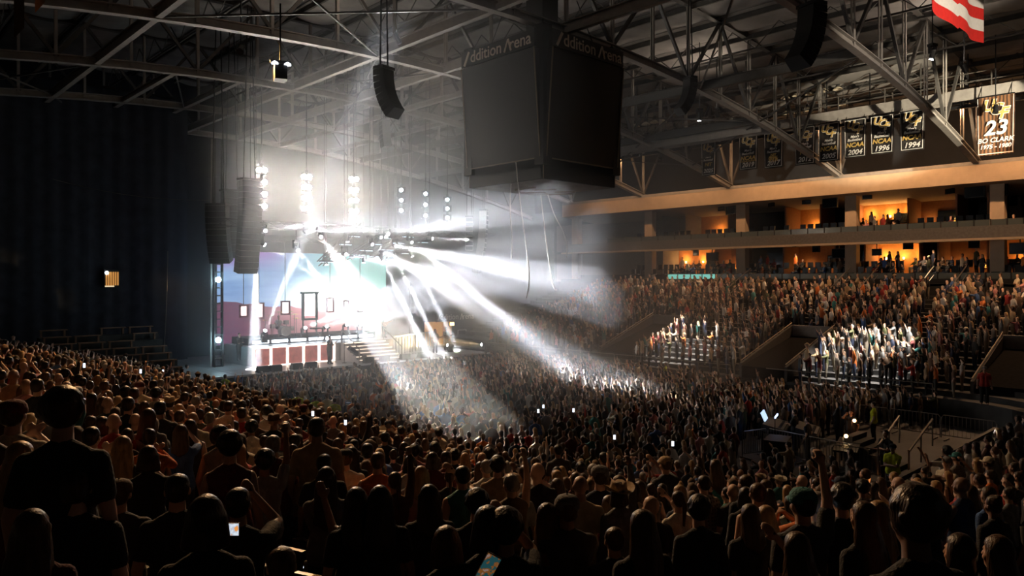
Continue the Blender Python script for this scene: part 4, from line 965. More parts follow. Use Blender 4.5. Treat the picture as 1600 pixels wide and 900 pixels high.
# main loudspeaker hangs
p = on_Y(390,283,41.5); line_array('tall black main loudspeaker hang at the left of the stage, nearer one', p, 16, 1.25, .335, .7, face_to(p,(22,14,0)), .013)
p = on_Y(341,322,43.5); line_array('wider black side loudspeaker hang behind the tall one at left', p, 10, 1.25, .335, .75, face_to(p,(2,30,0)), .035)
p = on_Y(362,300,46); line_array('black subwoofer column between the two left loudspeaker hangs', p, 10, 1.3, .42, .8, face_to(p,(20,10,0)), .0)
p = on_Y(756,330,41.5); line_array('slim curved loudspeaker hang painted as if lit, at the right of the stage', p, 14, .75, .335, .55, face_to(p,(55,30,0))-.4, .020, light=True)
p = on_Y(733,340,43.0); line_array('straight perforated speaker column painted as if lit, left of the curved one', p, 7, .60, .36, .5, face_to(p,(10,10,0)), 0, light=True)
# ------- overhead lighting trusses
def box_truss(a, b, s=.42, lab='', m=None):
    a = Vector(a); b = Vector(b); t = thing('lighting_truss', lab, 'truss', a); L = (b-a); d = L.normalized(); r = d.cross(Vector((0,0,1))).normalized(); u = r.cross(d)
    cs = [(i*s/2, j*s/2) for i, j in ((-1,-1),(1,-1),(1,1),(-1,1))]
    for i, j in cs: obj('chord', MB().bar(r*i+u*j, L+r*i+u*j, .05), m or M_truss, t)
    n = max(2, int(L.length/.8)); mb = MB()
    for k in range(n):
        p0, p1 = L*(k/n), L*((k+1)/n)
        for q in range(4):
            c0, c1 = cs[q], cs[(q+1)%4]; mb.bar(p0+r*c0[0]+u*c0[1], p1+r*c1[0]+u*c1[1], .03)
    o = obj('lacing', mb, m or M_truss, t); o['kind'] = 'stuff'
    for k in (0.1, .9): obj('hoist_chain', MB().bar(L*k, L*k+Vector((0,0,zt(a.x)-a.z)), .03), M_black, t)
    return t
box_truss((16.5,42,10.35), (38,42,10.35), lab='front lighting truss across the stage carrying the beam lamps')
box_truss((19,48.5,9.9), (35.5,48.5,9.9), lab='rear lighting truss above the video screen')
# slanting ladder-like trusses with batten lamps
for i, (p0, p1) in enumerate((((500,412),(562,352)),((545,402),(612,358)),((575,402),(650,356)),((600,405),(672,366)))):
    a = on_Y(*p0, 44.0+i*.6); b = on_Y(*p1, 44.0+i*.6+2.0)
    box_truss(a, b, .34, ['leftmost','second','third','rightmost'][i]+' of the slanting trusses hung above the stage')
    for k in range(4):
        q = a.lerp(b, .15+.22*k); o = thing('batten_lamp', 'glowing pale blue batten lamp on slanting truss, number %d up' % (k+1), 'stage light', q-Vector((0,.1,.30)), 0, 'pale blue batten lamps on the slanting trusses')
        o['label'] = 'pale blue batten lamp under the %s slanting truss, %s' % (['leftmost','second','third','rightmost'][i], ['lowest','second up','third up','highest'][k])
        obj('housing', MB().box((-.55,-.06,0), (.55,.06,.10)), M_black, o); obj('lens', MB().box((-.50,-.05,-.03), (.50,.05,0)), mat('ice_blue_lens', (.6,.8,1), .4, emit=2.5, ecol=(.55,.8,1), var=0), o)
# blinder columns: upright strips of audience lights
M_blind = mat('blinder_warm', (1,.9,.75), .5, emit=160, ecol=(1,.86,.68), var=0); M_blindc = mat('blinder_cool', (.85,.95,1), .5, emit=34, ecol=(.72,.90,1), var=0)
for i, (px, py0, py1, n, warm) in enumerate(((409,266,322,4,1),(479,276,326,4,1),(553,280,330,4,1),(627,297,329,3,0),(665,303,337,3,0),(699,312,340,3,0))):
    Y = 42.0; a = on_Y(px, py0, Y); b = on_Y(px, py1, Y)
    t = thing('blinder_column', ['leftmost bright warm','second bright warm','third bright warm','first small cool','middle small cool','rightmost small cool'][i]+' column of stacked audience lamps above the stage', 'stage light', (a.x,Y,b.z), 0, 'upright lamp columns in a row above the stage')
    fz = face_to((a.x,Y,0), (4,4,0)); t.rotation_euler = (0,0,fz+PI)
    obj('spine', MB().box((-.08,.12,-.3), (.08,.3,a.z-b.z+.4)), M_black, t); obj('hanger', MB().box((-.03,.15,a.z-b.z+.3), (.03,.2,zb(a.x)-b.z)), M_black, t)
    for k in range(n):
        z = (a.z-b.z)*k/(n-1); hs = obj('lamp_housing', MB().box((-.30,-.02,z-.22), (.30,.14,z+.22)), M_black, t)
        for s in ((-1,1) if warm else (0,)): obj('lamp_face', MB().lathe([(.01,-.03),(.15 if warm else .12,-.03),(.15 if warm else .12,0)], (s*.155,-.03,z), 14, axis='y'), M_blind if warm else M_blindc, hs)
    c = (a.x-math.sin(fz)*.5, Y+math.cos(fz)*.5, (a.z+b.z)/2)
    if warm:
        for zz in (b.z+.1, (a.z+b.z)/2, a.z-.1): lamp('SPOT', 'blinder_light', (c[0],c[1],zz), PW_BLIND/3, (1,.93,.85), target=(a.x*.35+8,6,3), angle=160, blend=.6, radius=.16)
    else: lamp('SPOT', 'blinder_light', c, PW_BLIND*.12, (.8,.9,1), target=(10,8,3), angle=130, blend=.8, radius=.3)
# moving-head beams: each a fixture with its own lamp
M_lens = mat('beam_lens', (1,1,1), .4, emit=60, ecol=(.95,.97,1), var=0)
def moving_head(src, tgt, power, ang, lab, col=(.93,.96,1), up=False, r=.09):
    src = Vector(src); tgt = Vector(tgt); d = (tgt-src).normalized(); hz = math.atan2(-d.x, d.y)
    t = thing('moving_head_lamp', lab, 'stage light', src, hz)
    el = math.asin(d.z); f = Vector((0, math.cos(el), math.sin(el))); s = -1 if up else 1
    obj('base', MB().box((-.19,-.16,s*.38), (.19,.16,s*.38+s*.14)) if s > 0 else MB().box((-.19,-.16,-.66), (.19,.16,-.38)), M_black, t)
    y = MB()
    for q in (-1,1): y.box((q*.19-.03,-.08,min(0,s*.38)), (q*.19+.03,.08,max(0,s*.38)))
    y.box((-.22,-.08,s*.38-.02), (.22,.08,s*.38+.02)); obj('yoke', y, M_black, t); obj('head', MB().cap(-f*.18, .13, f*.14, .12), M_black, t)
    if not up and src.z < 12: obj('drop_pipe', MB().bar((0,0,.5), (0,0,max(.6, 10.2-src.z) if abs(src.y-42) < .7 else zt(src.x)-src.z), .04), M_black, t)
    elif not up: obj('drop_pipe', MB().bar((0,0,.5), (0,0,zt(src.x)-src.z), .04), M_black, t)
    q = MB().tube([f*.255, f*.275], .10, 14); obj('lens', q, M_lens, t)
    lamp('SPOT', 'beam_light', src+d*.32, power, col, target=tgt, angle=ang, blend=.25, radius=r)
BEAMS = [  # source pixel, plane Y, target, power factor, cone angle
 ((412,361),42.0, wpt(1000,280,22), .8, 3.0), ((479,363),42.0, wpt(1020,325,20), .8, 3.0), ((605,366),42.4, wpt(1010,290,24), 1.0, 4.6),
 ((408,379),42.0, on_Z(700,560,1.5), 2.5, 4), ((463,388),42.6, on_Z(640,610,1.5), 1.0, 5), ((578,380),43.0, on_Z(945,600,1.5), 1.1, 7.5),
 ((538,397),43.5, wpt(1000,485,30), .9, 5), ((640,376),43.5, on_Z(890,580,1.5), 3.5, 4.5), ((617,384),43.5, wpt(900,440,32), 1.8, 4),
 ((596,403),44.0, on_Z(672,560,1.5), 8, 5), ((619,405),45.0, on_Z(690,552,1.5), 6, 4.5), ((642,396),46.0, on_Z(716,548,1.5), 5, 4.5),
 ((400,372),43.0, (X_on_Y(398,44.2),44.2,DZ), 4.0, 7), ((543,372),44.5, (X_on_Y(546,45),45,DZ), 5, 3), ((510,408),46.5, (X_on_Y(512,47),47,RZ), 4, 3), ((568,405),46.5, (X_on_Y(569,47),47,RZ), 4, 3),
 ((671,373),43.0, on_Y(735,374,43.0), 5, 4)]
for i, (pp, Y, tg, pw, an) in enumerate(BEAMS):
    p = on_Y(*pp, Y); moving_head(p, tg, PW_BEAM*pw, an, ('overhead beam lamp shining %s, %s' % ('out rightward' if i in (0,1,2,6,8,16) else 'onto the crowd' if i < 12 else 'straight down',
        ['far left of the front truss','second on the front truss','third on the front truss','below the far left one','under the second','origin of the broadest beam','low middle one','right slanting truss','between two slanting trusses','left of three steep beams','middle of three steep beams','right of three steep beams','left stage corner','above the singer','above the keyboard','above the stairs','short beam to speaker column'][i])))
for i, (px, py, tx, ty, td, Y) in enumerate(((413,520,442,450,45,46.2),(475,513,760,395,32,46.4),(508,511,960,345,30,46.4),(540,508,1000,370,28,46.4),(562,508,960,400,30,47))):
    p = on_Y(px, py, Y); moving_head(p, wpt(tx, ty, td), PW_BEAM*(.9,1.3,.8,.5,.4)[i], 4, ['leftmost','second','third','fourth','fifth'][i]+' floor beam lamp on the riser shining up to the right', up=True)
for i, (px, py) in enumerate(((704,546),(757,545))):
    p = on_Z(px, py+14, 1.0); p.z = 2.0
    moving_head(p, p+Vector((-8,2,1.0)), PW_BEAM*.05, 16, ['left','right'][i]+' amber floor lamp beyond the right end of the stage', col=(1,.68,.30), up=True)
# follow spots that pick out patches of the crowd
for i, (sp, tg, pw, an, cl) in enumerate(((Vector((41.6,26.2,17.6)), Vector((43.2,28.4,2.9)), .24, 20, (1,.93,.82)), (Vector((41.5,12.5,18.6)), Vector((43.0,16.4,3.2)), .24, 21, (1,.93,.82)),
        (on_Y(500,368,42.5), on_Z(705,650,1.6), .45, 10, (1,.90,.78)), (on_Y(592,368,42.5), on_Z(850,585,1.6), .2, 9, (1,.80,.55)), (on_Y(600,368,42.5), on_Z(985,610,1.6), .2, 7, (1,.86,.66)))):
    moving_head(sp, tg, PW_BEAM*pw, an, 'spot lamp overhead picking out %s' % ['the left white-lit patch of the far stand','the right white-lit patch of the far stand','the lit patch of floor crowd in front','the amber-lit band of crowd right of the stage','the lit heads at the far floor edge'][i], col=cl)
# house lights over the right-hand end
# haze
hz_ = bpy.data.materials.new('haze'); hz_.use_nodes = True; nt = hz_.node_tree; nt.nodes.remove(nt.nodes['Principled BSDF']); vs_ = nt.nodes.new('ShaderNodeVolumeScatter')
vs_.inputs['Density'].default_value = HAZE; vs_.inputs['Anisotropy'].default_value = .42; vs_.inputs['Color'].default_value = (.9,.93,1,1); nt.links.new(vs_.outputs[0], nt.nodes['Material Output'].inputs['Volume'])
h = obj('haze', MB().box((15.5,19.5,.05), (40.4,52,18.2)), hz_); tag(h, 'thin stage haze that shows up the light beams', kind='stuff')
# back-wall doorway and venue sign right of the stage
t = thing('lit_doorway', 'amber lit doorway in the dark wall right of the stage', 'door', on_Y(685,540,55.7)); w = 1.6
obj('door_leaf', MB().box((-w,-.03,0), (w*.3,.05,2.3)), mat('amber_door', (.6,.32,.12), .6, emit=.7, ecol=(1,.5,.16), var=.2, scale=2), t); obj('door_leaf', MB().box((w*.35,-.03,0), (w,.05,2.3)), mat('amber_door_dim', (.4,.2,.08), .6, emit=.35, ecol=(1,.45,.14), var=.2, scale=2), t)
obj('frame', MB().box((-w-.1,-.06,2.3), (w+.1,.06,2.42)), M_dark, t)
t = thing('venue_sign', 'dim white venue name sign on the dark wall above the doorway', 'sign', on_Y(712,495,55.6)); obj('backing', MB().box((-2.4,-.02,-.42), (2.4,.05,.42)), M_dark, t)
M_dl = mat('dim_letter', (.6,.58,.52), .5, emit=.25, var=0); text_part('ddition', t, M_dl, (-.8,-.05,0), (PI/2,0,0), .8, .01); text_part('rena', t, M_dl, (1.55,-.05,0), (PI/2,0,0), .8, .01)
obj('emblem_stroke', MB().bar((-2.2,-.05,-.3), (-1.95,-.05,.3), .02, .08).bar((.55,-.05,-.3), (.72,-.05,.3), .02, .08).bar((.72,-.05,.3), (.89,-.05,-.3), .02, .08), M_dl, t)
t = thing('wall_lamp', 'small square amber lamp on the wall right of the doorway', 'lamp', on_Y(705,506,55.6)); obj('case', MB().box((-.3,-.1,-.2), (.3,.05,.2)), M_black, t); obj('lens', MB().box((-.24,-.14,-.15), (.24,-.1,.15)), M_bulb, t)
t = thing('exit_lamp', 'tiny orange lamp beyond the floor crowd right of the doorway', 'lamp', on_Y(743,523,55.78)); obj('case', MB().box((-.25,-.1,-.35), (.25,.05,.35)), M_black, t); obj('lens', MB().box((-.16,-.14,-.25), (.16,-.1,.25)), M_bulb, t)
t = thing('wire_frame_rack', 'pale open square rack standing by the dark wall', 'rack', on_Y(722,522,54)); e = MB()
for a_, b_ in (((-.5,-.4),(.5,-.4)),((.5,-.4),(.5,.4)),((.5,.4),(-.5,.4)),((-.5,.4),(-.5,-.4))): e.bar((a_[0],0,a_[1]), (b_[0],0,b_[1]), .06)
obj('frame', e, M_white, t); obj('leg', MB().bar((-.4,0,-.4), (-.5,0,-4), .06), M_white, t); obj('leg', MB().bar((.4,0,-.4), (.5,0,-4), .06), M_white, t)
# ---------------------------------------------------------------- mixing position, platforms and rails on the floor
FR = ['first','second','third','fourth','fifth','sixth','seventh','eighth','ninth','tenth','eleventh','twelfth']
def fence_run(a, b, lab, grp='steel crowd barriers on the floor'):
    a = Vector(a); b = Vector(b); L = (b-a).length; n = max(1, round(L/2.2))
    for i in range(n):
        p = a.lerp(b, i/n); q = a.lerp(b, (i+1)/n); t = thing('crowd_barrier', lab if n == 1 else lab+', '+FR[min(i,11)]+' from left', 'barrier', p, math.atan2(q.y-p.y, q.x-p.x), grp); w = (q-p).length-.06
        obj('frame', MB().tube([(0,0,.1),(0,0,1.0),(.08,0,1.1),(w-.08,0,1.1),(w,0,1.0),(w,0,.1)], .022, 6), M_rail, t); obj('lower_rail', MB().box((0,-.015,.2), (w,.015,.24)), M_rail, t)
        for k in range(12): obj('bar', MB().box((w*(k+1)/13-.009,-.009,.22), (w*(k+1)/13+.009,.009,1.1)), M_rail, t)
        for x in (.2, w-.2): obj('foot', MB().box((x-.03,-.3,0), (x+.03,.3,.06)), M_rail, t)
G = lambda px, py, z=0: on_Z(px, py, z)
fa = G(1167,712); fb = G(1185,690); fence_run(G(1160,718), G(1200,712), 'pale steel crowd barrier lit at the left of the mixing desk'); fence_run(G(1200,712), G(1330,742), 'steel crowd barrier in front of the mixing position')
fence_run(G(1250,655), G(1560,700), 'long steel crowd barrier behind the mixing position'); fence_run(G(1300,742), G(1385,752), 'dim steel crowd barrier near the security guard')
fence_run(G(905,566), G(1020,578), 'steel crowd barrier below the left part of the far stand')
def mixer(px, py, s, rz, lab, bright):
    p = G(px, py, .95); t = thing('mixing_desk', lab, 'mixing desk', (p.x,p.y,0), rz)
    obj('table', MB().box((-s,-.45,.80), (s,.45,.90)), M_black, t); obj('console', MB().add([(-s*.9,-.40,.90),(s*.9,-.40,.90),(s*.9,.40,.90),(-s*.9,.40,.90),(-s*.9,-.40,.98),(s*.9,-.40,.98),(s*.9,.40,1.16),(-s*.9,.40,1.16)], [(0,3,2,1),(4,5,6,7),(0,1,5,4),(1,2,6,5),(2,3,7,6),(3,0,4,7)]), M_steeld, t)
    for sx in (-1, 1):
        for sy in (-1, 1): obj('leg', MB().box((sx*s*.9-.03,sy*.4-.03,0), (sx*s*.9+.03,sy*.4+.03,.8)), M_black, t)
    k = 0
    for i in range(12): obj('fader', MB().box((-s*.8+i*s*.13,-.30,.99), (-s*.8+i*s*.13+.02,-.18,1.04)), M_rail, t)
    if bright:
        for i in range(2):
            o = obj('touch_screen', MB().add([(-.42+i*.46,.36,1.16),(-.02+i*.46,.36,1.16),(-.02+i*.46,.52,1.52),(-.42+i*.46,.52,1.52),(-.42+i*.46,.40,1.15),(-.02+i*.46,.40,1.15),(-.02+i*.46,.56,1.50),(-.42+i*.46,.56,1.50)], [(0,1,2,3),(7,6,5,4),(0,4,5,1),(1,5,6,2),(2,6,7,3),(3,7,4,0)]), M_scr, t)
            o['label'] = 'glowing pale blue touch screen'
m = mat('desk_screen', (.5,.7,1), .4, emit=1.1, ecol=(.55,.75,1), var=0); M_scr = m
rf = math.atan2(-24, 26)   # desk faces the stage; its screens look back at the operator
mixer(1212,665,1.1,0.35,'large mixing desk with glowing pale blue screens',1); mixer(1262,672,.9,.35,'second darker mixing desk right of the glowing one',0)
p = G(1213,650,1.7); t = thing('light_bar', 'thin blue-white light bar above the large mixing desk', 'lamp', (p.x,p.y,p.z), .35); obj('tube', MB().box((-.42,-.02,-.03), (.42,.02,.03)), mat('blue_tube', (.4,.6,1), .4, emit=5, ecol=(.35,.55,1), var=0), t); obj('stand', MB().bar((0,.05,-1.6), (0,.05,0), .03), M_black, t)
for px, py, c, lab in ((1335,665,(1,.35,.12),'small orange work lamp on the desk right of the mixing position'),(1322,690,(1,.72,.35),'warm gooseneck lamp over papers on the dark table')):
    p = G(px, py, 1.15); t = thing('desk_lamp', lab, 'lamp', p); obj('bulb', MB().ell((0,0,.2), (.07,.07,.07)), mat('desk_bulb', (1,.6,.3), .5, emit=12, ecol=(1,.5,.2), var=0), t); obj('gooseneck', MB().tube([(0,.1,-.05),(0,.12,.15),(0,.02,.24)], .012), M_black, t)
    lamp('POINT', 'desk_light', p+Vector((0,0,.12)), 6, c, radius=.05)
p = G(1325,694,.9); t = thing('work_table', 'dark work table with papers right of the mixing desks', 'table', (p.x,p.y,0), .3); obj('tabletop', MB().box((-1.3,-.4,.84), (1.3,.4,.90)), M_black, t)
for sx in (-1.2,1.2):
    for sy in (-.33,.33): obj('leg', MB().box((sx-.03,sy-.03,0), (sx+.03,sy+.03,.84)), M_black, t)
for i, (dx, c) in enumerate(((-.6,'cream'),(-.1,'white'),(.5,'tan'))): o = obj('paper_stack', MB().box((p.x+dx-.15,p.y+dx*.3-.12,.905), (p.x+dx+.15,p.y+dx*.3+.12,.93)), CLOTHM[c]); tag(o, '%s sheaf of papers on the dark work table' % c, 'papers')
def platform(px0, py0, px1, py1, h, lab):
    a = G(px0, py0, h); b = G(px1, py1, h); x0, x1 = sorted((a.x, b.x)); y0, y1 = sorted((a.y, b.y)); t = thing('viewing_platform', lab, 'platform', (x0,y0,0)); w, l = x1-x0, y1-y0
    obj('deck', MB().box((0,0,h-.15), (w,l,h)), mat('platform_deck', (.045,.038,.036), .6, var=.3, scale=3), t)
    for i in range(4):
        for j in range(3): obj('leg', MB().box((w*(i+.1)/4,l*(j+.1)/3,0), (w*(i+.1)/4+.08,l*(j+.1)/3+.08,h-.15)), M_rail, t)
    return x0, x1, y0, y1
platform(1385,752,1560,668,1.1,'low dark viewing platform on the floor at the right')
for i, (a, b) in enumerate((((1372,697),(1405,650)),((1420,705),(1457,655)))):
    p = wpt(*a, 25.5); q = wpt(*b, 27.5); mb = MB().tube([p, q], .045, 8)
    for s in (0, .5, 1): r_ = p.lerp(q, s); mb.tube([r_, (r_.x, r_.y, r_.z-1.0)], .03, 6)
    tag(obj('handrail', mb, M_rail), ['left','right'][i]+' pale sloping handrail of the platform stairs behind the security guard', 'railing')
t = thing('platform_stairs', 'dark stairs between the two pale handrails', 'stairs', G(1398,742)); 
for i in range(6): obj('step', MB().box((0,i*.3,0), (1.4,i*.3+.3,.19*(i+1))), mat('step_dark', (.04,.035,.033), .7, var=.2), t)
p = G(1215,735); t = thing('equipment_rack', 'black equipment rack at the front of the mixing position', 'equipment case', (p.x,p.y,0), .3); obj('case', MB().box((-.6,-.4,.1), (.6,.4,1.2)), M_black, t)
for i in range(5): obj('rack_unit', MB().box((-.5,-.43,.2+i*.19), (.5,-.40,.35+i*.19)), M_steeld, t)
p = G(1343,742,.4); t = thing('ember_lamp_box', 'low orange-lit case behind the barrier left of the security guard', 'lamp', (p.x,p.y,0), .3); obj('case', MB().box((-.5,-.3,0), (.5,.3,.45)), M_black, t); obj('lens', MB().box((-.42,-.32,.2), (.42,-.30,.38)), mat('ember', (1,.35,.1), .5, emit=.8, ecol=(1,.30,.07), var=.3), t)
# long aisle stairs with yellow nosings at the right edge
t = thing('aisle_stairs', 'steep aisle stairs with dashed yellow nosings at the right edge', 'stairs', (19.6,3.2,0))
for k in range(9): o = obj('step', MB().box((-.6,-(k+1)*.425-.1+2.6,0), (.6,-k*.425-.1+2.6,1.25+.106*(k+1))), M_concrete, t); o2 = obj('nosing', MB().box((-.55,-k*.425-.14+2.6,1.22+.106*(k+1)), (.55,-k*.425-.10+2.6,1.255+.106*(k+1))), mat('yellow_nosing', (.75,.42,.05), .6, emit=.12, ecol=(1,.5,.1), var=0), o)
# vomitories in the far stand
VOM = [(41.0, 47.4, 31.0, 34.0), (40.0, 46.6, 19.6, 22.4), (41.0, 46.6, 8.0, 10.6)]
for i, (x0, x1, y0, y1) in enumerate(VOM):
    t = thing('stand_entrance', ['sunken dark entrance in the far stand right of the left white-lit crowd patch','sunken dark entrance and ramp in the far stand beside the right white-lit crowd patch','sunken dark entrance at the right end of the far stand'][i], 'entrance', (x0,y0,0))
    zt_ = row_z(int((x1-XF)/ROW), 1)+1.0; w = x1-x0; l = y1-y0; z0 = 1.1
    for y in (0, l): obj('side_wall', MB().add([(0,y-.08,z0),(w,y-.08,z0),(w,y-.08,zt_),(0,y-.08,z0+1.0),(0,y+.08,z0),(w,y+.08,z0),(w,y+.08,zt_),(0,y+.08,z0+1.0)], [(0,1,2,3),(7,6,5,4),(0,4,5,1),(1,5,6,2),(2,6,7,3),(3,7,4,0)]), mat('entrance_wall', (.05,.045,.042), .8, var=.2), t)
    obj('header', MB().box((w-.1,-.1,zt_-.9), (w+.1,l+.1,zt_)), M_greywall, t); obj('tunnel_shade', MB().box((w-.12,.1,z0), (w-.05,l-.1,zt_-.95)), M_black, t)  # thin black panel stands in for the darkness inside the entrance
    obj('ramp', MB().add([(0,.08,z0+.85),(0,l-.08,z0+.85),(w-.1,l-.08,zt_-.72),(w-.1,.08,zt_-.72),(0,.08,z0-.3),(0,l-.08,z0-.3),(w-.1,l-.08,zt_-1.3),(w-.1,.08,zt_-1.3)], [(0,1,2,3),(7,6,5,4),(0,4,5,1),(1,5,6,2),(2,6,7,3),(3,7,4,0)]), mat('shaded_ramp', (.010,.009,.009), 1, var=.3, spec=0.05), t)  # near-black ramp colour paints in the shade of the sunken opening
    for y in (0, l): obj('rail', MB().tube([(0,y,z0+1.15),(w,y,zt_+.15)], .03), mat('pale_rail', (.25,.2,.15), .5, var=0), t)
# empty bleacher benches far left
t = thing('bleacher', 'empty brown bleacher benches beyond the left crowd by the black curtain', 'bleacher', (9.5,44.6,1.5))
for r_ in range(7):
    z = r_*.36; y = r_*.85
    obj('riser_step', MB().box((0,y,-.6), (6.5,y+.85,z)), M_concrete, t)
    for s in range(4):
        if (r_+s) % 5 != 2: obj('bench', MB().box((s*1.6+.05,y+.35,z+.38), (s*1.6+1.5,y+.65,z+.44)).box((s*1.6+.1,y+.45,z), (s*1.6+.2,y+.6,z+.38)).box((s*1.6+1.3,y+.45,z), (s*1.6+1.4,y+.6,z+.38)), mat('bench_brown', (.22,.12,.07), .6, var=.2), t)
# front rails of the stands
mb = MB(); prv = None
for (x, y), n_, u in path(-.15, y_top=43):
    if u <= .2:
        if prv: mb.tube([(prv[0],prv[1],1.9), (x,y,1.9)], .03); mb.tube([(prv[0],prv[1],1.5), (x,y,1.5)], .02)
        mb.tube([(x,y,.9),(x,y,1.9)], .03); prv = (x, y)
tag(obj('stand_front_railing', mb, M_rail), 'steel guard rail along the front row of the near stand', 'railing')
mb = MB()
for y in np.arange(12, 50, 2.2):
    if not (18.6 < y < 22.6): mb.tube([(XF-.15,y,1.95),(XF-.15,y+2.1,1.95)], .03); mb.tube([(XF-.15,y,1.0),(XF-.15,y,1.95)], .025)
tag(obj('far_stand_railing', mb, M_rail), 'steel guard rail along the front row of the far stand', 'railing')
struct('wall_stand_front', MB().box((XF-.2,12,0), (XF-.02,50,1.15)).box((XN+.02,12,0), (XN+.2,43,1.15)), M_dark, 'low dark wall below the front rows of the stands')

# ---------------------------------------------------------------- crowd
STAGE = Vector((26, 47, 0))
def facing(x, y): return math.atan2(-(STAGE.x-x), STAGE.y-y)
def blocked(x, y):
    for x0, x1, y0, y1 in VOM:
        if x0-2.0 < x < x1+.2 and y0-.3 < y < y1+.3: return True
    return False
HERO = [  # px, py of the head top, hair, colour, top, style, pose, headwear, its colour, height
 (20,628,'short','dark brown','cream','tee','clap','cap','maroon',1.82,6.5),(98,612,'curly','dark brown','black','tee','down','','',1.75,4.6),(186,752,'short','brown','charcoal','tee','down','cap','brown',1.72,6),
 (232,640,'long','brown','grey','tee','down','','',1.66,9),(250,628,'short','black','charcoal','tee','down','','',1.8,10),(297,657,'long','dark brown','charcoal','tank','down','','',1.68,10),
 (277,743,'short','black','black','tee','down','','',1.78,6.3),(322,779,'bob','dark brown','black','tee','down','','',1.60,3.1),(372,765,'short','black','black','tee','phone','','',1.74,6),(120,735,'short','dark brown','black','tee','down','','',1.72,5),
 (510,732,'longer','dark brown','grey','tee','folded','','',1.68,7),(557,765,'wavy','black','black','tee','down','','',1.66,7),(594,762,'wavy','black','black','tee','point','','',1.68,6),(495,654,'short','black','tan','tee','down','','',1.84,9.2),
 (574,694,'short','black','charcoal','tee','down','','',1.86,11),(550,700,'long','black','black','tee','down','','',1.66,10),(658,730,'long','blond','pink','tee','down','','',1.65,8.5),(671,760,'long','black','black','tee','down','','',1.70,6.5),
 (650,692,'bun','dark brown','brown','tee','down','','',1.68,13),(697,706,'short','dark brown','maroon','tee','down','','',1.80,12),(676,708,'bob','dark brown','maroon','tee','down','','',1.68,11),(724,752,'short','brown','charcoal','tee','down','','',1.62,10),
 (745,768,'curly','black','black','tee','down','','',1.75,7),(762,795,'bob','black','black','tee','down','','',1.7,5),(697,826,'bob','brown','black','tee','down','','',1.60,5.5),(790,800,'curly','black','black','tee','phone','','',1.78,5),
 (801,742,'short','brown','grey','tee','down','cap','tan',1.80,11),(855,789,'wavy','brown','black','tee','down','','',1.66,6),(886,776,'short','brown','charcoal','tee','folded','cap','grey',1.74,7),(912,765,'bob','dark brown','black','tee','down','','',1.68,9.5),
 (1004,800,'longer','brown','black','tee','down','','',1.70,5.5),(1018,776,'','','black','tee','down','','',1.80,8.5),(952,776,'wavy','brown','maroon','tee','down','','',1.66,9),(1100,744,'short','dark brown','plaid','tee','down','','',1.84,11),
 (1092,778,'curly','black','black','long','down','','',1.86,7),(1146,757,'','','charcoal','tee','down','','',1.75,11),(1172,790,'long','brown','charcoal','tee','down','','',1.64,7),(1197,792,'blond_wave','blond','charcoal','tee','down','','',1.66,7),
 (1036,742,'short','dark brown','orange','tee','down','','',1.66,14),(1255,766,'short','black','charcoal','tee','fist','cap','teal',1.80,5.5),(1316,760,'curly','black','black','tee','down','','',1.74,6),(1350,787,'blond_wave','brown','black','tee','down','','',1.66,5.5),
 (1372,785,'blond_wave','blond','black','tee','down','','',1.62,6),(1432,768,'curly','dark brown','black','tee','down','','',1.78,2.9),(1560,840,'long','brown','maroon','tee','down','','',1.64,4.5),
 (870,730,'short','black','charcoal','tee','down','','',1.78,15),(872,690,'short','black','charcoal','tee','down','','',1.80,17),(942,744,'short','brown','plaid','tee','folded','','',1.76,14),(943,706,'short','black','plaid','tee','down','','',1.74,16),
 (1040,690,'short','brown','charcoal','tee','phone','cap','tan',1.76,16),(1118,702,'long','brown','brown','tee','down','','',1.66,16),(960,826,'short','brown','charcoal','tee','folded','','',1.6,7),
 (1245,835,'wavy','brown','charcoal','tee','phone','','',1.66,6),(1500,838,'bob','dark brown','maroon','tee','down','','',1.64,5),(50,800,'wavy','brown','maroon','tee','down','','',1.6,4.5),(440,880,'short','brown','black','tee','down','','',1.55,4.6),
]
people = []   # dict per person
def solve(px, py, h, hint=None):
    if hint:
        best = None; d = hint*.8
        while d < hint*1.25:
            p = wpt(px, py, d); f = floor_at(p.x, p.y)[0]; e = abs(p.z-f-h)+.15*abs(d-hint)/hint*2
            if best is None or e < best[0]: best = (e, p.x, p.y, f, d, p.z-f)
            d += .03
        return best[1:4]+(best[4], min(2.0, max(1.45, best[5])))
    d = 1.9
    while d < 46:
        p = wpt(px, py, d); f, _, _ = floor_at(p.x, p.y)
        if p.z <= f+h: return p.x, p.y, f, d
        d += .02
    return None
for a in HERO:
    s = solve(a[0], a[1], a[9], a[10])
    if not s: continue
    people.append(dict(x=s[0], y=s[1], z=s[2], h=s[4], hair=a[2], hcol=a[3], top=a[4], style=a[5], pose=a[6], head=a[7], headcol=a[8] or 'black', hero=True, face=facing(s[0], s[1])+random.uniform(-.15,.15)))
# specific floor people: security in yellow, the guard and others round the mixing desk
def spec(px, py, h, **k):
    base = dict(hair='short', hcol='dark brown', top='black', style='tee', pose='down', head='', headcol='black', hero=True); base.update(k)
    zf = base.pop('zf', None)
    if zf is None: s = solve(px, py, h)
    else:
        p = on_Z(px, py, zf+h); s = (p.x, p.y, zf, p.length)
    if s: base.update(x=s[0], y=s[1], z=s[2], h=h, face=base.get('face', facing(s[0], s[1]))); people.append(base)
spec(1395,694,1.82,top='yellow',pose='folded',face=PI*.5,head='cap',headcol='black',zf=.0); spec(1384,672,1.80,top='black',pose='folded',face=PI*.4,zf=.0)
spec(1393,740,1.30,top='red',pose='down',zf=0,head='cap',headcol='white'); spec(1300,712,1.68,top='olive',pose='down',hair='long',zf=0); spec(1232,690,1.72,top='tan',pose='point',zf=0); spec(1211,700,1.7,top='charcoal',zf=0)
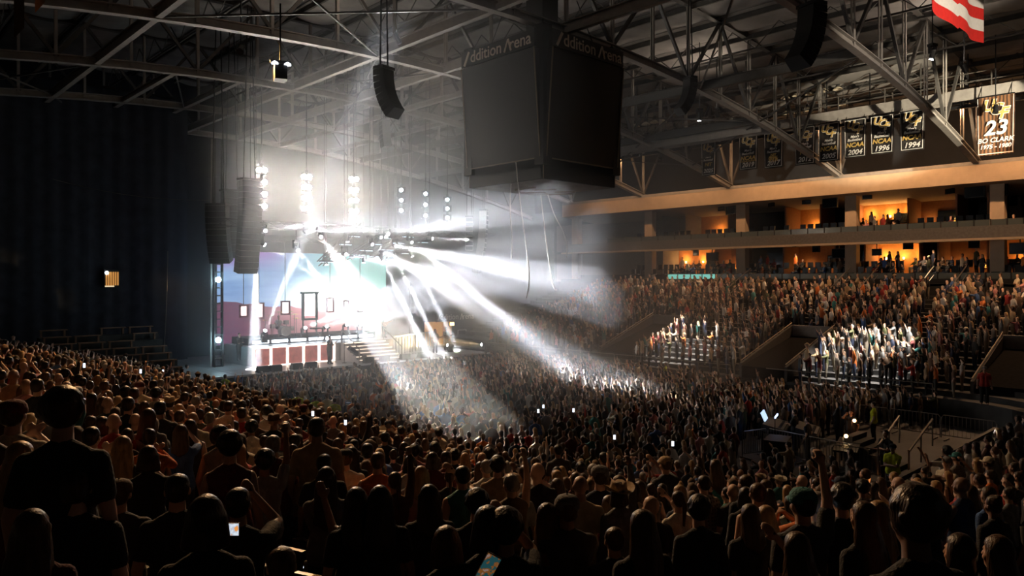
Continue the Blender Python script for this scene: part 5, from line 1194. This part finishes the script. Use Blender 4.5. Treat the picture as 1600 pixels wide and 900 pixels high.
spec(1538,603,1.75,top='red',head='cap',headcol='grey',face=PI*.6); spec(1242,640,1.75,zf=0,pose='folded'); spec(1330,640,1.7,zf=0,pose='phone',face=PI*.5); spec(1262,652,1.7,zf=0); spec(1365,628,1.75,zf=0,top='yellow'); spec(1040,566,1.7,zf=0,top='yellow'); 
for px, py in ((465,612),(494,618),(523,622),(292,570),(352,585),(790,530)): spec(px, py, 1.75, zf=0, top='yellow', hair='short')
spec(1480,715,1.74,head='cap',headcol='grey',top='cream',face=1.2); spec(1495,708,1.7,head='cap',headcol='teal',top='plaid')
spec(1545,715,1.75,head='cap',headcol='cream',top='charcoal'); spec(1545,762,1.66,hair='wavy',hcol='brown',top='blue')
HAIRS = [('short','black'),('short','dark brown'),('short','brown'),('long','dark brown'),('long','brown'),('longer','brown'),('wavy','dark brown'),('blond_wave','blond'),('bob','dark brown'),('long','blond'),('ponytail','brown'),('bun','dark brown'),('curly','black'),('','grey'),('short','grey')]
TOPS = ['black']*6+['charcoal']*5+['grey']*3+['white']*3+['navy']*2+['blue','red','maroon','maroon','olive','tan','tan','pink','orange','teal','cream','cream','brown','brown','plaid','plaid']
PW_ = ['down']*13+['folded']*3+['clap']*2+['phone']*2+['fist','point']
PWLIVE = ['down']*4+['folded']*1+['clap']*2+['phone']*2+['fist']*4+['raised']*3+['point']*2+['cheer']*3
rp = random.Random(21)
taken = {}
def free(x, y, r=.42):
    c = (int(x/1.0), int(y/1.0))
    for i in (-1,0,1):
        for j in (-1,0,1):
            for (a, b) in taken.get((c[0]+i, c[1]+j), ()):
                if (a-x)**2+(b-y)**2 < r*r: return False
    return True
def take(x, y): taken.setdefault((int(x/1.0), int(y/1.0)), []).append((x, y))
for p in people:
    take(p['x'], p['y'])
    if p['top'] == 'yellow':                       # nobody stands directly in front of the security people
        v = Vector((p['x'], p['y'])).normalized()
        for q in range(1, 8):
            for e in (-.3, 0, .3): take(p['x']-v.x*q*.4-v.y*e, p['y']-v.y*q*.4+v.x*e)
def rand_person(x, y, z, live=False, seated=False):
    hr = rp.choice(HAIRS); hd = ''; hc = 'black'; q = rp.random()
    if q < .10 and hr[0] in ('short',''): hd = 'cap'; hc = rp.choice(['black','grey','tan','maroon','white','navy'])
    elif q > .955: hd = 'hat'; hc = rp.choice(['tan','cream','black','brown']); 
    h = rp.uniform(1.58, 1.70) if hr[0] in ('long','longer','wavy','blond_wave','bob','ponytail','bun') else rp.uniform(1.68, 1.88)
    people.append(dict(x=x, y=y, z=z, h=h, hair=hr[0], hcol=hr[1], top=rp.choice(TOPS), style=rp.choice(['tee','tee','tee','long','tank']), pose='seated' if seated else rp.choice(PWLIVE if live else PW_), head=hd, headcol=hc, hero=False, face=facing(x, y)+rp.uniform(-.25,.25)))
    take(x, y)
def in_view(x, y, z): 
    px, py, d = proj(x, y, z+1.0)
    return d > 1.0 and -90 < px < 1690 and py < 1150
# stands
for k in range(0, 24):
    pts = path(ROW*k+.42, 24, 46); s_acc = 0
    for (a, na, ua), (b, nb, ub) in zip(pts[:-1], pts[1:]):
        L = math.dist(a, b); s = 0
        while s < L:
            f = s/L; x = a[0]+(b[0]-a[0])*f+rp.uniform(-.07,.07); y = a[1]+(b[1]-a[1])*f+rp.uniform(-.05,.05); u = ua+(ub-ua)*f; s += .54*rp.uniform(.92,1.12); s_acc += .55
            z = row_z(k, u)
            if not in_view(x, y, z) or math.hypot(x, y) < 2.0: continue
            far = x > XF-1 or u > .6
            if far and k >= NROW: continue
            if far and ((abs((y % 11.5)-4.2) < .5 and not (13 < y < 19 and k < 8)) or blocked(x, y)): continue
            if not far and y > 43: continue
            if far and y > 45.5: continue
            if not far and abs((s_acc+3) % 17) < 1.1 and u > .05: continue
            px, py, d = proj(x, y, z+1.7)
            if not far and (d < 4.6 or (d < 8 and any(abs(px-h[0]) < 1150*.3/h[10] and d < h[10]+.5 and py < h[1]+40 for h in HERO)) or (d < 9 and py < 640)): continue
            occ = .93 if not far else (.92 if y > 12 else .5)
            if px > 1360 and not far: occ = .6
            if rp.random() > occ or not free(x, y, .40): continue
            rand_person(x, y, z, far and k < 9)
# floor
y = 7.6
row = 0
while y < Y_STAGE-1.0:
    x = XN+.7+(.3 if row % 2 else 0)
    while x < XF-.5:
        xx, yy = x+rp.uniform(-.17,.17), y+rp.uniform(-.17,.17); px, py, d = proj(xx, yy, 1.7); ok = in_view(xx, yy, 0) and free(xx, yy, .38) and floor_at(xx, yy)[1] <= -.3
        fx, fy, fd = proj(xx, yy, 0)
        if 1150 < fx < 1345 and 23 < fd < 32: ok = False
        if fx >= 1345 and fd < 35: ok = False
        if fx > 1560: ok = False
        if yy > 38.5 and xx < 17: ok = False
        if xx > 36.5 and 17 < yy < 24 and rp.random() < .5: ok = False
        if d < 12 and any(abs(px-h[0]) < 1150*.3/h[10] and d < h[10]+.5 and py < h[1]+40 for h in HERO): ok = False
        if ok and rp.random() < .95: rand_person(xx, yy, 0, live=(d > 30 and rp.random() < .6))
        x += .66
    y += .60; row += 1
# suites
for lv, z in (('upper', z_u0+.5), ('lower', 7.1)):
    spans = [(1385,1395,1.0),(1320,1392,.75),(1090,1110,.1),(1566,1600,.4),(1470,1500,.15)] if lv == 'upper' else [(1055,1082,.8),(1110,1140,.5),(1158,1200,.8),(1230,1245,.8),(1262,1336,.7),(1365,1480,.85),(1500,1600,.6)]
    for a, b, oc in spans:
        for r_ in range(2):
            yy = Y_on_X(b, XP+.5)
            while yy < Y_on_X(a, XP+.5):
                if any(abs(yy-q) < .75 for q in (41.8, 32.2, 23.0, 13.4)) and r_ == 0: yy += .6; continue
                if rp.random() < oc: seated = rp.random() < .75; rand_person(XP+.62+r_*.95, yy, z+r_*.42-(.48 if seated else 0), seated=seated)
                yy += .60
# ---- which of them the view shows largest: paint heads and shoulders front to back
for p in people: p['px'], p['py'], p['d'] = proj(p['x'], p['y'], p['z']+p['h'])
people.sort(key=lambda p: p['d'])
W_, H_ = 400, 225; occ_ = np.zeros((H_, W_), bool); indiv = []
for p in people:
    s = F/p['d']/4; cx = p['px']/4; cyy = p['py']/4; x0, x1 = int(cx-.10*s), int(cx+.10*s)+1; y0, y1 = int(cyy), int(cyy+.26*s)+1
    x0c, x1c, y0c, y1c = max(0,x0), min(W_,x1), max(0,y0), min(H_,y1)
    vis = 0
    if x1c > x0c and y1c > y0c:
        sub = occ_[y0c:y1c, x0c:x1c]; vis = (~sub).sum()/max(1, (x1-x0)*(y1-y0)); sub[:] = True
        b0, b1 = max(0,int(cx-.22*s)), min(W_,int(cx+.22*s)+1); occ_[max(0,y1):H_ if p['d'] < 8 else min(H_, int(cyy+1.0*s)), b0:b1] = True
    p['vis'] = vis
cand = [p for p in people if p['vis'] > .3 or p['hero']]
indiv = [p for p in cand if p['hero']]+[p for p in cand if not p['hero']]
N_IND = 290
hero_n = sum(p['hero'] for p in cand); rest_c = [p for p in cand if not p['hero']][:N_IND-hero_n]
indiv = [p for p in cand if p['hero']]+rest_c; ids = set(id(p) for p in indiv)
crowd = [p for p in people if id(p) not in ids and not (p['vis'] <= 0 and p['d'] < 9)]
HN = {'short':'short','curly':'curly','long':'long','longer':'very long','wavy':'wavy','blond_wave':'wavy','bob':'chin-length','bun':'bun of','ponytail':'ponytail of','':''}
PN = {'down':'arms down','folded':'arms folded','raised':'both arms raised wide','fist':'right fist raised','clap':'clapping','phone':'hand raised to face','point':'left arm stretched out','cheer':'both arms straight up','seated':'seated'}
HCN = {'blond':'blond','brown':'brown','black':'black','dark brown':'dark','grey':'grey'}
def zone(p):
    f, d, u = floor_at(p['x'], p['y'])
    if p['z'] > 6.3: return 'suite balcony'
    if d <= 0: return 'floor crowd'
    return 'near stand' if u < .16 else ('far stand' if u > .8 else 'end stand')
def base_label(p):
    hair = (HN[p['hair']]+' '+HCN[p['hcol']]+' hair') if p['hair'] else 'bare head'
    if p['head'] == 'cap': hair = p['headcol']+' cap'
    if p['head'] == 'hat': hair = p['headcol']+' cowboy hat'
    return 'person with %s, %s top, %s' % (hair, p['top'], PN[p['pose']])
ORD = ['first','second','third','fourth','fifth','sixth','seventh','eighth','ninth','tenth','eleventh','twelfth','thirteenth','fourteenth','fifteenth','sixteenth','seventeenth','eighteenth','nineteenth','twentieth']
groups = {}
for p in indiv: groups.setdefault((base_label(p), zone(p)), []).append(p)
for (b, z), ps in groups.items():
    ps.sort(key=lambda p: p['px'])
    for i, p in enumerate(ps): p['label'] = '%s, %s' % (b, z) if len(ps) == 1 else '%s, %s, %s from left' % (b, z, ORD[min(i,19)])
for p in indiv:
    sk = rp.choice([0,0,1,1,2,3,4])
    wide = 1.06 if p['hair'] in ('short','') else .95
    o = person((p['x'],p['y'],p['z']), p['face'], p['pose'], p['hair'], p['hcol'], p['top'], p['style'], rp.choice(['black','navy','charcoal','black']), p['h'], sk, p['label'], 'people of the crowd nearest the camera', p['head'], p['headcol'], wide)
    p['obj'] = o
# phones in the hands of some
def phone_at(px, py, d, rz, lab, m, land=True, tilt=0):
    t = thing('phone', lab, 'phone', wpt(px, py, d), rz); w, h = (.078,.040) if land else (.038,.078)
    obj('case', MB().box((-w,-.004,-h), (w,.004,h)), M_black, t); obj('screen', MB().box((-w*.94,-.006,-h*.93), (w*.94,-.004,h*.93)), m, t); t.rotation_euler = (0,tilt,rz)
def phone_mat(name, st, a, b, c):
    m = mat(name, a, .3, var=0, emit=st); nt = m.node_tree; n = nt.nodes.new('ShaderNodeTexNoise'); n.inputs['Scale'].default_value = 26; r = nt.nodes.new('ShaderNodeValToRGB'); r.color_ramp.interpolation = 'CONSTANT'
    e = r.color_ramp.elements; e[0].color = (*a,1); e[1].color = (*b,1); e[1].position = .52; x = e.new(.60); x.color = (*c,1)
    tc = nt.nodes.new('ShaderNodeTexCoord'); nt.links.new(tc.outputs['Object'], n.inputs[0]); nt.links.new(n.outputs['Fac'], r.inputs[0]); nt.links.new(r.outputs[0], nt.nodes['Principled BSDF'].inputs['Emission Color']); return m
mp1 = phone_mat('phone_picture', .9, (.75,.85,.95), (.55,.60,.70), (.9,.35,.08)); mp2 = phone_mat('phone_colours', .22, (.05,.22,.25), (.7,.25,.05), (.9,.6,.5)); mp3 = mat('phone_glow', (.8,.9,1), .4, emit=2.2, ecol=(.8,.88,1), var=0)
phone_at(355,827,4.6,-YAW,'bright phone held sideways showing the stage, near the lower left',mp1); phone_at(762,889,3.6,-YAW,'phone with colourful dim screen at the bottom edge',mp2,False,.5)
phone_at(468,886,7.5,-YAW,'small glowing phone edge low in the picture beside dark seats',mp3,True); phone_at(1245,836,6.5,.6,'tiny phone light held up at the lower right',mp3,False)
for i, (px, py, d) in enumerate(((101,493,24),(132,571,20),(255,580,30),(286,594,30),(220,580,22),(849,635,26),(841,642,24),(896,641,24),(960,683,20),(1051,693,18),(489,646,18),(540,660,18))):
    if i in (0,): py = 573
    t = thing('phone', ['glowing phone held up in the upper left crowd','glowing phone left of the curtain rope in the crowd','pale phone glow near the leftmost security vest','phone glow just right of the leftmost ones','phone glow in the left bank of people','upright phone glow in the middle crowd','lower left of the paired phone glows','phone glow right of the pair in mid crowd','phone glow at centre right crowd','amber phone glow above the right crowd','phone glow left of the floor centre','phone glow near the front centre'][i], 'phone', wpt(px, py, d), -YAW)
    w = .034; obj('case', MB().box((-w,-.01,-.065), (w,.01,.065)), M_black, t); obj('screen', MB().box((-w*.9,-.014,-.06), (w*.9,-.01,.06)), mp3, t)

# ---- the rest of the crowd as one object
def low_proto(pose, hair, head, tris, voxel):
    P = limbs(pose); items = []
    for k, a, ra, b, rb in P:
        c = {'ua':1,'torso':1,'leg':2,'shin':2,'foot':4,'neck':0,'fa':0,'hand':0}[k]
        if k == 'hand' and ra < .02: continue
        g = .014 if c in (1,2) else 0; items.append((Vector(a), ra+g+(.008 if k == 'fa' else 0), Vector(b), rb+g+(.006 if k == 'fa' else 0), c))
    for sx in (-1,1): items.append((Vector((sx*.075,0,.99)), .13, Vector((sx*.075,0,.92)), .13, 1))
    items.append((HC+Vector((0,0,.02)), .085, HC+Vector((0,.02,-.05)), .062, 0))
    if hair: items.append((HC+Vector((0,-.022,.040)), .094, HC+Vector((0,-.05,-.01)), .080, 3))
    if hair in ('long','longer'):
        for sx in (-1,1): items.append((HC+Vector((sx*.04,-.07,0)), .055, Vector((sx*.06,-.11,1.36)), .045, 3))
    if head == 'cap': items.append((HC+Vector((0,-.01,.07)), .095, HC+Vector((0,.09,.055)), .04, 5))
    if head == 'hat': items += [(HC+Vector((0,-.01,.09)), .095, HC+Vector((0,-.01,.12)), .07, 5), (HC+Vector((-.10,-.01,.075)), .045, HC+Vector((.10,-.01,.075)), .045, 5), (HC+Vector((0,-.14,.065)), .04, HC+Vector((0,.13,.065)), .04, 5)]
    mb = MB()
    for a, ra, b, rb, c in items: mb.cap(a, ra, b, rb, 8)
    me = fuse(mb, voxel, tris, 1); bm = bmesh.new(); bm.from_mesh(me); bmesh.ops.triangulate(bm, faces=bm.faces); bm.to_mesh(me); bm.free()
    v = np.array([x.co for x in me.vertices]); f = np.array([p.vertices[:] for p in me.polygons]); cat = np.zeros(len(f), int); best = np.full(len(f), 9.9)
    fc = v[f].mean(1)
    for a, ra, b, rb, c in items:
        a_ = np.array(a); b_ = np.array(b); ab = b_-a_; L = max((ab@ab), 1e-9); t = np.clip(((fc-a_)@ab)/L, 0, 1); dd = np.linalg.norm(fc-(a_+t[:,None]*ab), axis=1)-(ra+(rb-ra)*t)
        if c == 3: dd = dd+np.where((fc[:,1] > HC.y+.045) & (fc[:,2] < HC.z+.06), .2, 0)
        m_ = dd < best; best[m_] = dd[m_]; cat[m_] = c
    bpy.data.meshes.remove(me); return v, f, cat
LOWC = {}
def low(p):
    hair = 'long' if p['hair'] in ('long','longer','wavy','blond_wave','ponytail') else ('short' if p['hair'] else ''); head = p['head']
    if head == 'cap': hair = 'short'
    far = p['d'] > 30; k = (p['pose'], hair, head, far)
    if k not in LOWC: LOWC[k] = low_proto(p['pose'], hair, head, 190 if far else 340, .045 if far else .032)
    return LOWC[k]
SKC = np.array([(.55,.34,.25),(.48,.29,.20),(.62,.42,.32),(.22,.12,.08),(.35,.20,.13)]); HRC = {'black':(.010,.007,.006),'dark brown':(.030,.016,.010),'brown':(.085,.045,.022),'blond':(.38,.25,.12),'grey':(.28,.27,.26)}
V, Fc, Cc = [], [], []; off = 0
for p in crowd:
    v, f, c = low(p); s = p['h']/1.77; a = p['face']; R = np.array([[math.cos(a),-math.sin(a),0],[math.sin(a),math.cos(a),0],[0,0,1]])
    V.append((v*s)@R.T+np.array([p['x'],p['y'],p['z']])); Fc.append(f+off); off += len(v)
    jit = rp.uniform(.75,1.25); legs = rp.choice([(.012,.012,.013),(.02,.03,.07),(.04,.06,.12),(.03,.03,.03),(.25,.22,.17)])
    pal = np.array([SKC[rp.choice([0,0,1,1,2,2,3,4])], np.array(CLOTH[p['top']])*jit, legs, HRC.get(p['hcol'],(.02,.01,.01)), (.02,.02,.02), CLOTH.get(p['headcol'],(.1,.1,.1))]); Cc.append(pal[c])
V = np.concatenate(V).astype(np.float32); Fc = np.concatenate(Fc).astype(np.int32); Cc = np.concatenate(Cc).astype(np.float32)
me = bpy.data.meshes.new('crowd'); me.vertices.add(len(V)); me.vertices.foreach_set('co', V.ravel()); me.loops.add(len(Fc)*3); me.loops.foreach_set('vertex_index', Fc.ravel())
me.polygons.add(len(Fc)); me.polygons.foreach_set('loop_start', np.arange(0, len(Fc)*3, 3, dtype=np.int32)); me.polygons.foreach_set('use_smooth', np.ones(len(Fc), bool)); me.update(calc_edges=True)
at_ = me.attributes.new('cloth_colour', 'FLOAT_COLOR', 'FACE'); at_.data.foreach_set('color', np.concatenate([Cc, np.ones((len(Cc),1), np.float32)], 1).ravel())
m = bpy.data.materials.new('crowd_cloth'); m.use_nodes = True; a = m.node_tree.nodes.new('ShaderNodeAttribute'); a.attribute_name = 'cloth_colour'; b = m.node_tree.nodes['Principled BSDF']; b.inputs['Roughness'].default_value = .75
m.node_tree.links.new(a.outputs['Color'], b.inputs['Base Color']); me.materials.append(m)
tag(link(bpy.data.objects.new('crowd', me)), 'dense mass of smaller concert-goers on the floor and in the stands', kind='stuff')
print('PEOPLE', len(people), 'IND', len(indiv), 'CROWD', len(crowd), 'TRIS', len(Fc), 'dmax', max(p['d'] for p in indiv))
# ---- tip-up seats between the nearest people
M_seat2 = mat('seat_shell', (.02,.018,.018), .28, var=.1)
st0 = thing('arena_seat', 'black tip-up seat between the nearest people of the near stand', 'seat', (0,0,0), 0, 'black tip-up seats of the near stand')
obj('backrest', MB().tube([(-.22,0,.42),(-.21,-.03,.60),(-.18,-.06,.78),(0,-.07,.82),(.18,-.06,.78),(.21,-.03,.60),(.22,0,.42)], .018, 6).add([(-.2,.0,.42),(.2,0,.42),(.18,-.06,.78),(-.18,-.06,.78),(-.2,-.03,.42),(.2,-.03,.42),(.18,-.09,.78),(-.18,-.09,.78)], [(0,1,2,3),(7,6,5,4),(0,4,5,1),(2,6,7,3),(1,5,6,2),(3,7,4,0)]), M_seat2, st0, True)
obj('seat', MB().add([(-.2,.02,.42),(.2,.02,.42),(.2,.10,.80),(-.2,.10,.80),(-.2,.07,.42),(.2,.07,.42),(.2,.15,.80),(-.2,.15,.80)], [(3,2,1,0),(4,5,6,7),(0,1,5,4),(2,3,7,6),(1,2,6,5),(3,0,4,7)]), M_seat2, st0)
for s in (-1, 1): obj('armrest', MB().tube([(s*.25,-.02,0),(s*.25,-.02,.60),(s*.25,.05,.64),(s*.25,.26,.62)], .022, 6), M_seat2, st0, True)
KIDS[st0] = [o for o in COL.objects if o.parent == st0]; first = True
for k in range(0, 18):
    pts = path(ROW*k+.66, 24, 46)
    for (a, na, ua), (b, nb, ub) in zip(pts[:-1], pts[1:]):
        L = math.dist(a, b); s = 0
        while s < L:
            f = s/L; x = a[0]+(b[0]-a[0])*f; y = a[1]+(b[1]-a[1])*f; u = ua+(ub-ua)*f; s += .56; z = row_z(k, u); px, py, d = proj(x, y, z+.6)
            if not (2.0 < d < 9.0 and -30 < px < 1000 and py < 960) : continue
            o = st0 if first else copy_tree(st0); first = False; o.location = (x, y, z); o.rotation_euler = (0, 0, math.atan2(na[0], -na[1]) if True else 0)
# banner spot, then unseen lamps added to brighten flag, beige beam, roof and stands
def house_or_fill_lamp(loc, tgt, power, ang, col, lab, blend=.4, r=.12):  # serves the banner spot and the added fill lamps
    t = thing('house_or_fill_spot', lab, 'lamp', loc, face_to(loc, tgt)); el = math.asin((Vector(tgt)-Vector(loc)).normalized().z); f = Vector((0, math.cos(el), math.sin(el)))
    obj('case', MB().tube([-f*.3, f*.2], [.12,.17], 12), M_black, t); obj('yoke', MB().bar((-.2,0,0), (-.2,0,.35), .04).bar((.2,0,0), (.2,0,.35), .04).bar((-.2,0,.35), (.2,0,.35), .04), M_black, t)
    obj('hanger', MB().bar((0,0,.35), (0,0,max(.6, zt(loc[0])-loc[2]+.1)), .05), M_black, t)
    lamp('SPOT', 'house_or_fill_light', Vector(loc)+(Vector(tgt)-Vector(loc)).normalized()*.3, power, col, target=tgt, angle=ang, blend=blend, radius=r)
house_or_fill_lamp((40,-1,14.5), (50.6,13.1,17.4), PW_HOUSE*1.1, 22, (1,.86,.62), 'spotlight on the roof beyond the right edge aimed at the brown numbered banner', .3)
house_or_fill_lamp((29,-1,15.5), (37,10,20.5), PW_HOUSE*.22, 44, (1,.84,.66), 'added fill spotlight beyond the right edge brightening the flag', .5)  # unseen spot added so the flag reads bright
for i, y in enumerate((-1, 8, 17, 26, 35, 44)):  # flood strips added behind the banners for an even warm wash on the beam
    t = thing('fill_flood', ['first','second','third','fourth','fifth','sixth'][i]+' added flood lamp from the right, behind the banners, brightening the beige beam', 'lamp', (53.3,y,18.0)); obj('case', MB().box((-.12,-4.3,.0), (.12,4.3,.18)), M_black, t)
    for q in (-3, 3): obj('hanger', MB().box((-.03,q-.03,.18), (.03,q+.03,3.6)), M_black, t)
    lamp('AREA', 'fill_flood_light', (53.3,y,17.95), PW_FASCIA_FILL*(1,1,1,.8,.6,.45)[i], (1,.55,.26), target=(57.2,y,13.4), size=8.6, sy=.2)
for i, (x, y, pw) in enumerate(((45,12,1),(45,27,.8),(32,7,.5),(20,29,.7),(19,20,1))): house_or_fill_lamp((x,y,18.5), (x-2,y+1,22.5), PW_UP_FILL*pw, 150, (1,.80,.62), ['right end','right middle','centre end','above the stage front crowd','left of the scoreboard'][i]+' added upward fill lamp among the roof trusses', 1.0, .3)  # uplights added to brighten the roof deck
house_or_fill_lamp((14.2,33,17.6), (4.5,21,3.5), PW_SIDE_FILL, 95, (1,.50,.18), 'added amber rim lamp under the roof brightening the left bank of the crowd', 1.0, .25)  # amber lamp added to give the left bank its rim light
house_or_fill_lamp((14.5,26,18.3), (8,5,3.5), PW_SIDE_FILL*1.0, 70, (1,.60,.30), 'added warm fill lamp left of the scoreboard brightening the nearest crowd', 1.0, .25)  # fill lamp added to lift the nearest rows
for i, y in enumerate((12, 24, 36)): house_or_fill_lamp((51.2,y,17.2), (46.5,y,3.5), PW_FAR_FILL, 110, (1,.56,.28), ['nearest','middle','farthest'][i]+' added warm wash lamp under the far catwalk brightening the far stand', 1.0, .25)  # wash lamps added to warm and brighten the far stand
for i, y in enumerate((9, 18, 27.5, 37)):
    t = thing('downlight', ['nearest','second','third','farthest'][i]+' recessed warm downlight in the soffit of the lower suites', 'lamp', (57.6,y,9.68)); obj('rim', MB().lathe([(.14,.0),(.16,.0),(.16,.1),(.14,.1)], n=14), M_black, t); obj('bulb', MB().lathe([(.02,.02),(.12,.02),(.12,.06)], n=14), MATS['warm_bulb'], t)
    lamp('SPOT', 'down_light', (57.6,y,9.6), 160, (1,.62,.34), target=(57.9,y,7), angle=150, blend=.8, radius=.1)
bpy.data.scenes.remove(TS)
